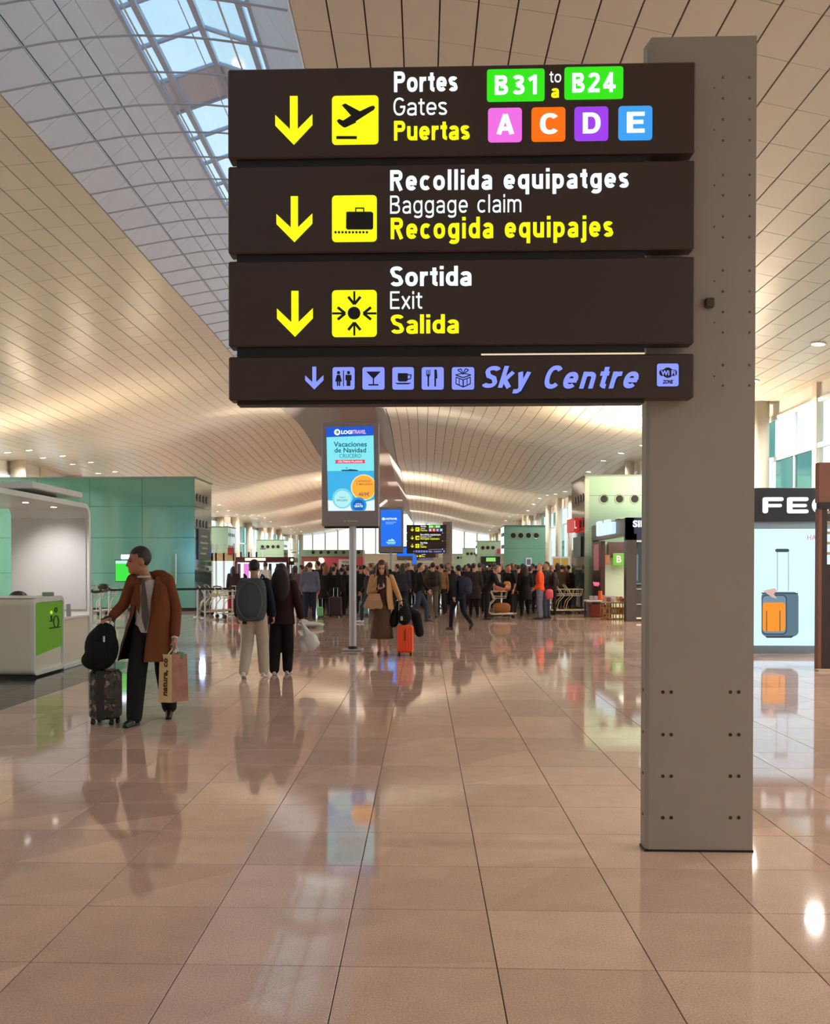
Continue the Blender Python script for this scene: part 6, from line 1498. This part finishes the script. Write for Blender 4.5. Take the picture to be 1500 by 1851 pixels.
person('long', 534, 31.0, 1.66, 170, (66, 46, 44), (40, 34, 38), brn, 'brown haired person in brown fleece beside the long haired walker')
person('turn', 544, 29.9, 1.68, 195, (104, 84, 92), (60, 58, 66), (58, 38, 32), 'person in mauve hooded top next to the man in the blue-grey sweater')
person('stand', 560, 28.6, 1.76, 182, (98, 104, 126), (30, 38, 58), brn, 'broad man in blue-grey sweater and navy jeans seen from behind').scale = (1.12, 1.1, 1)
person('turn', 573.5, 32.6, 1.82, 200, BK, (28, 28, 32), blk, 'tall dark clothed man just behind the man in the blue-grey sweater')
q_ = at(578.5, 1026, 29.4); suitcase('small pale green case at the feet of the man in the blue-grey sweater', q_.x, 29.4, .1, .20, .16, .30, mat('green_case', (120, 196, 130), .4), M_black, .62)
person('coatl', 589, 31.0, 1.70, 160, (34, 26, 26), (40, 30, 34), (150, 84, 50), 'auburn haired person in dark coat before the rose red shop')
person('coats', 604, 30.6, 1.62, 185, BK, BK, blk, 'person in long black coat left of the auburn haired person')['label'] = 'person in long black coat just right of the auburn haired person'
person('hood', 616, 31.0, 1.60, 170, (26, 25, 28), BK, blk, 'person in black puffer jacket with head bowed, left of the screen post')
q_ = at(606, 1026, 29.9); suitcase('dark burgundy suitcase standing before the two people in black', q_.x, 29.9, .0, .42, .26, .60, mat('burgundy_case', (52, 30, 36), .5), M_black, .95)
person('stand2', 629, 31.2, 1.62, 190, (24, 22, 24), BK, blk, 'dark figure immediately left of the grey screen post')
person('stand2', 652, 32.5, 1.66, 175, (30, 24, 26), DG, brn, 'dark clothed person immediately right of the grey screen post')
person('walk', 666, 27.0, 1.62, -85, (50, 50, 56), (52, 58, 72), gry, 'grey haired man in charcoal sweater walking left behind the woman with the phone', (215, 212, 208), pal)
q_ = at(657, 1026, 30.8); suitcase('teal suitcase just right of the screen post', q_.x, 30.8, .2, .3, .2, .42, mat('teal_case', (110, 150, 146), .4), M_black, .9)
person('turn', 717, 33.0, 1.72, 190, (42, 40, 46), DG, blk, 'person in dark grey top immediately right of the woman with the phone')
person('long', 729, 32.0, 1.74, 165, (48, 50, 66), DG, brn, 'person with white collar and slate top left of the black bomber jacket')
person('walk', 757, 27.2, 1.74, 95, (18, 18, 20), (50, 60, 84), (44, 40, 34), 'broad man in black bomber jacket and blue jeans striding', (40, 40, 46)).scale = (1.15, 1.1, 1)
person('stand', 782, 29.6, 1.76, 182, (70, 64, 54), (96, 92, 88), blk, 'person in olive coat and grey trousers wearing a slim black rucksack'); worn_pack(782, 29.6, 1.76, 182, (36, 34, 36), 'slim black rucksack with pale seams on the olive coat', .8)
person('turn', 797, 31.6, 1.72, 180, (128, 96, 64), (34, 32, 36), blk, 'person in mustard brown coat right of the olive coat')
person('hood', 811, 33.0, 1.62, 175, BK, BK, (150, 110, 90), 'person in black with light brown hair left of the striding backpacker')
person('walk', 830, 23.8, 1.66, 218, (34, 36, 46), (24, 24, 30), blk, 'person striding away in dark blue under a navy backpack'); worn_pack(830, 23.8, 1.66, 218, (34, 36, 58), 'navy backpack on the person striding away', 1.5)
person('turn', 846, 33.5, 1.74, 190, (34, 28, 28), BK, blk, 'dark haired person in black behind the striding backpacker')
person('coats', 857, 30.0, 1.74, 178, (44, 38, 40), BK, brn, 'person in charcoal overcoat between backpacker and leaning man')
person('stand', 867, 32.6, 1.76, 170, (24, 22, 24), BK, (60, 46, 38), 'brown haired man in black just behind the charcoal overcoat')
person('lean', 880, 28.6, 1.76, 80, (16, 16, 18), (20, 20, 24), gry, 'grey haired man in black leaning on the loaded trolley', (30, 28, 28), pal)
person('hood', 899, 31.0, 1.62, -60, (196, 184, 164), (60, 56, 54), (50, 30, 34), 'person in pale beige sweatshirt bending behind the loaded trolley', skin=pal)
person('tee', 920, 30.6, 1.70, -40, (20, 18, 20), (26, 26, 34), blk, 'man in black T-shirt facing left beside the loaded trolley', skin=mat('skin_ruddy', (198, 120, 100), .5))
person('stand2', 937, 32.0, 1.68, 165, (70, 66, 44), DG, (60, 50, 40), 'person in olive jacket with pale strap behind the man in black T-shirt')
person('coatl', 949, 30.8, 1.68, 182, BK, BK, brn, 'person in long black coat with brown hair left of the orange jacket')
person('coats', 959, 32.8, 1.62, 170, (26, 24, 28), (30, 30, 34), blk, 'dark figure tucked behind the orange jacket')
person('turn', 976, 28.9, 1.74, -110, (232, 80, 36), (110, 116, 140), (130, 80, 60), 'person in bright orange jacket and pale jeans', (40, 36, 36), pal)
person('turn', 988, 29.4, 1.78, -125, (40, 34, 36), (60, 70, 84), blk, 'dark capped person with black backpack behind the orange jacket'); worn_pack(988, 29.4, 1.78, -105, (46, 42, 44), 'large charcoal backpack beside the orange jacket', 1.2)
rbag('shopping_bag', at(993, 1026, 28.7).x, 28.7, .62, .12, .08, .16, mat('coral_bag', (226, 82, 96), .5), 'coral pink bag hanging beside the capped person', 'bag')
person('stand2', 997, 31.5, 1.68, 190, (40, 34, 32), (40, 34, 34), (160, 120, 96), 'fair haired older person behind the charcoal backpack')
person('lean', 1014, 33.8, 1.78, 165, (70, 58, 44), (34, 30, 30), (52, 44, 36), 'person in olive brown jacket stooping over the nested trolleys')
person('turn', 1026, 34.4, 1.68, 175, (46, 42, 44), DG, blk, 'dark haired person nearest the green pavilion, at the end of the queue')
# dense rows behind
rs = random.Random(11); AVOID = [(s2.location.x, Y2)]
tops = [(22, 21, 24), (34, 34, 40), (48, 42, 44), (28, 32, 46), (66, 58, 52), (40, 28, 30), (58, 60, 66)]
words = dict(zip(tops, ('black', 'charcoal', 'dark mauve', 'dark navy', 'taupe', 'dark brown', 'slate grey')))
hairs = [(blk, 'black'), (brn, 'dark brown'), ((70, 50, 38), 'brown'), ((110, 84, 60), 'light brown')]
for row, Y in enumerate((36.3, 37.4, 38.6, 40.0, 41.6, 43.6, 46.2, 49.6, 54.0)):
    x = at(548, 1026, Y).x+rs.uniform(0, .4)
    while x < at(1030, 1026, Y).x:
        top = tops[rs.randrange(7)]; hc, hn = hairs[rs.randrange(4)]; pxx = 765+x*F/Y
        if any(abs(x-ax) < .55 and abs(Y-ay) < .7 for ax, ay in AVOID): x += .5; continue
        person(['stand', 'stand2', 'turn', 'long', 'coatl', 'coats', 'hood'][rs.randrange(7)], pxx, Y+rs.uniform(-.15, .15), rs.uniform(1.60, 1.80), rs.uniform(140, 220) if rs.random() < .75 else rs.uniform(-50, 50), top, tops[rs.randrange(4)], hc,
               'person in %s with %s hair standing deep in the packed queue' % (words[top], hn), group='people packed in the queue')
        x += .62+rs.uniform(0, .35)+.05*row
# uplights on the roofs of pavilions and shops
for x in (-10, -12.2, -14.4, -16.6, -18.8): uplight(x, 35.4, 4.93, 60)
for x in (6.6, 7.6, 8.6, 9.6): uplight(x, 30.6, 3.08, 190)
for x in (6.6, 8.4, 10.0): uplight(x, 35.6, 4.95, 300 if x < 7 else 110)
for y in (43, 78, 101, 125, 149):  # poles added only to throw bright bands across the ceiling
    for x in (-17.5, 9.9):
        t = thing('added_light_pole', 'added slim pole whose spot throws a bright band across the ceiling', 'light', (x, y, 0), 'added light poles far down the hall')
        MB().cyl((0, 0, 0), .05, 3.6, 'Z', 10).build('pole', M_frame, t); MB().box(-.3, .3, -.15, .15, 3.6, 3.72, .02).build('housing', M_black, t)
        L_ = bpy.data.lights.new('lamp', 'SPOT'); L_.energy = 48000 if y > 60 else 17000; L_.spot_size = .62; L_.spot_blend = 1; L_.shadow_soft_size = .08; L_.color = (1, .86, .68)
        lo = bpy.data.objects.new('lamp', L_); C.objects.link(lo); lo.location = (x, y, 3.95); lo.rotation_euler = Vector((-2-x if x < 0 else -6-x, 0, 4.6)).to_track_quat('-Z', 'Y').to_euler()
L_ = bpy.data.lights.new('lamp', 'SPOT'); L_.energy = 1300; L_.color = (.75, .22, 1.0); L_.spot_size = .55; L_.spot_blend = 1; L_.shadow_soft_size = .1
lo = bpy.data.objects.new('lamp', L_); C.objects.link(lo); lo.location = (-9.2, 36.3, 5.15); lo.rotation_euler = Vector((-1.5, 10.5, 2.2)).to_track_quat('-Z', 'Y').to_euler()
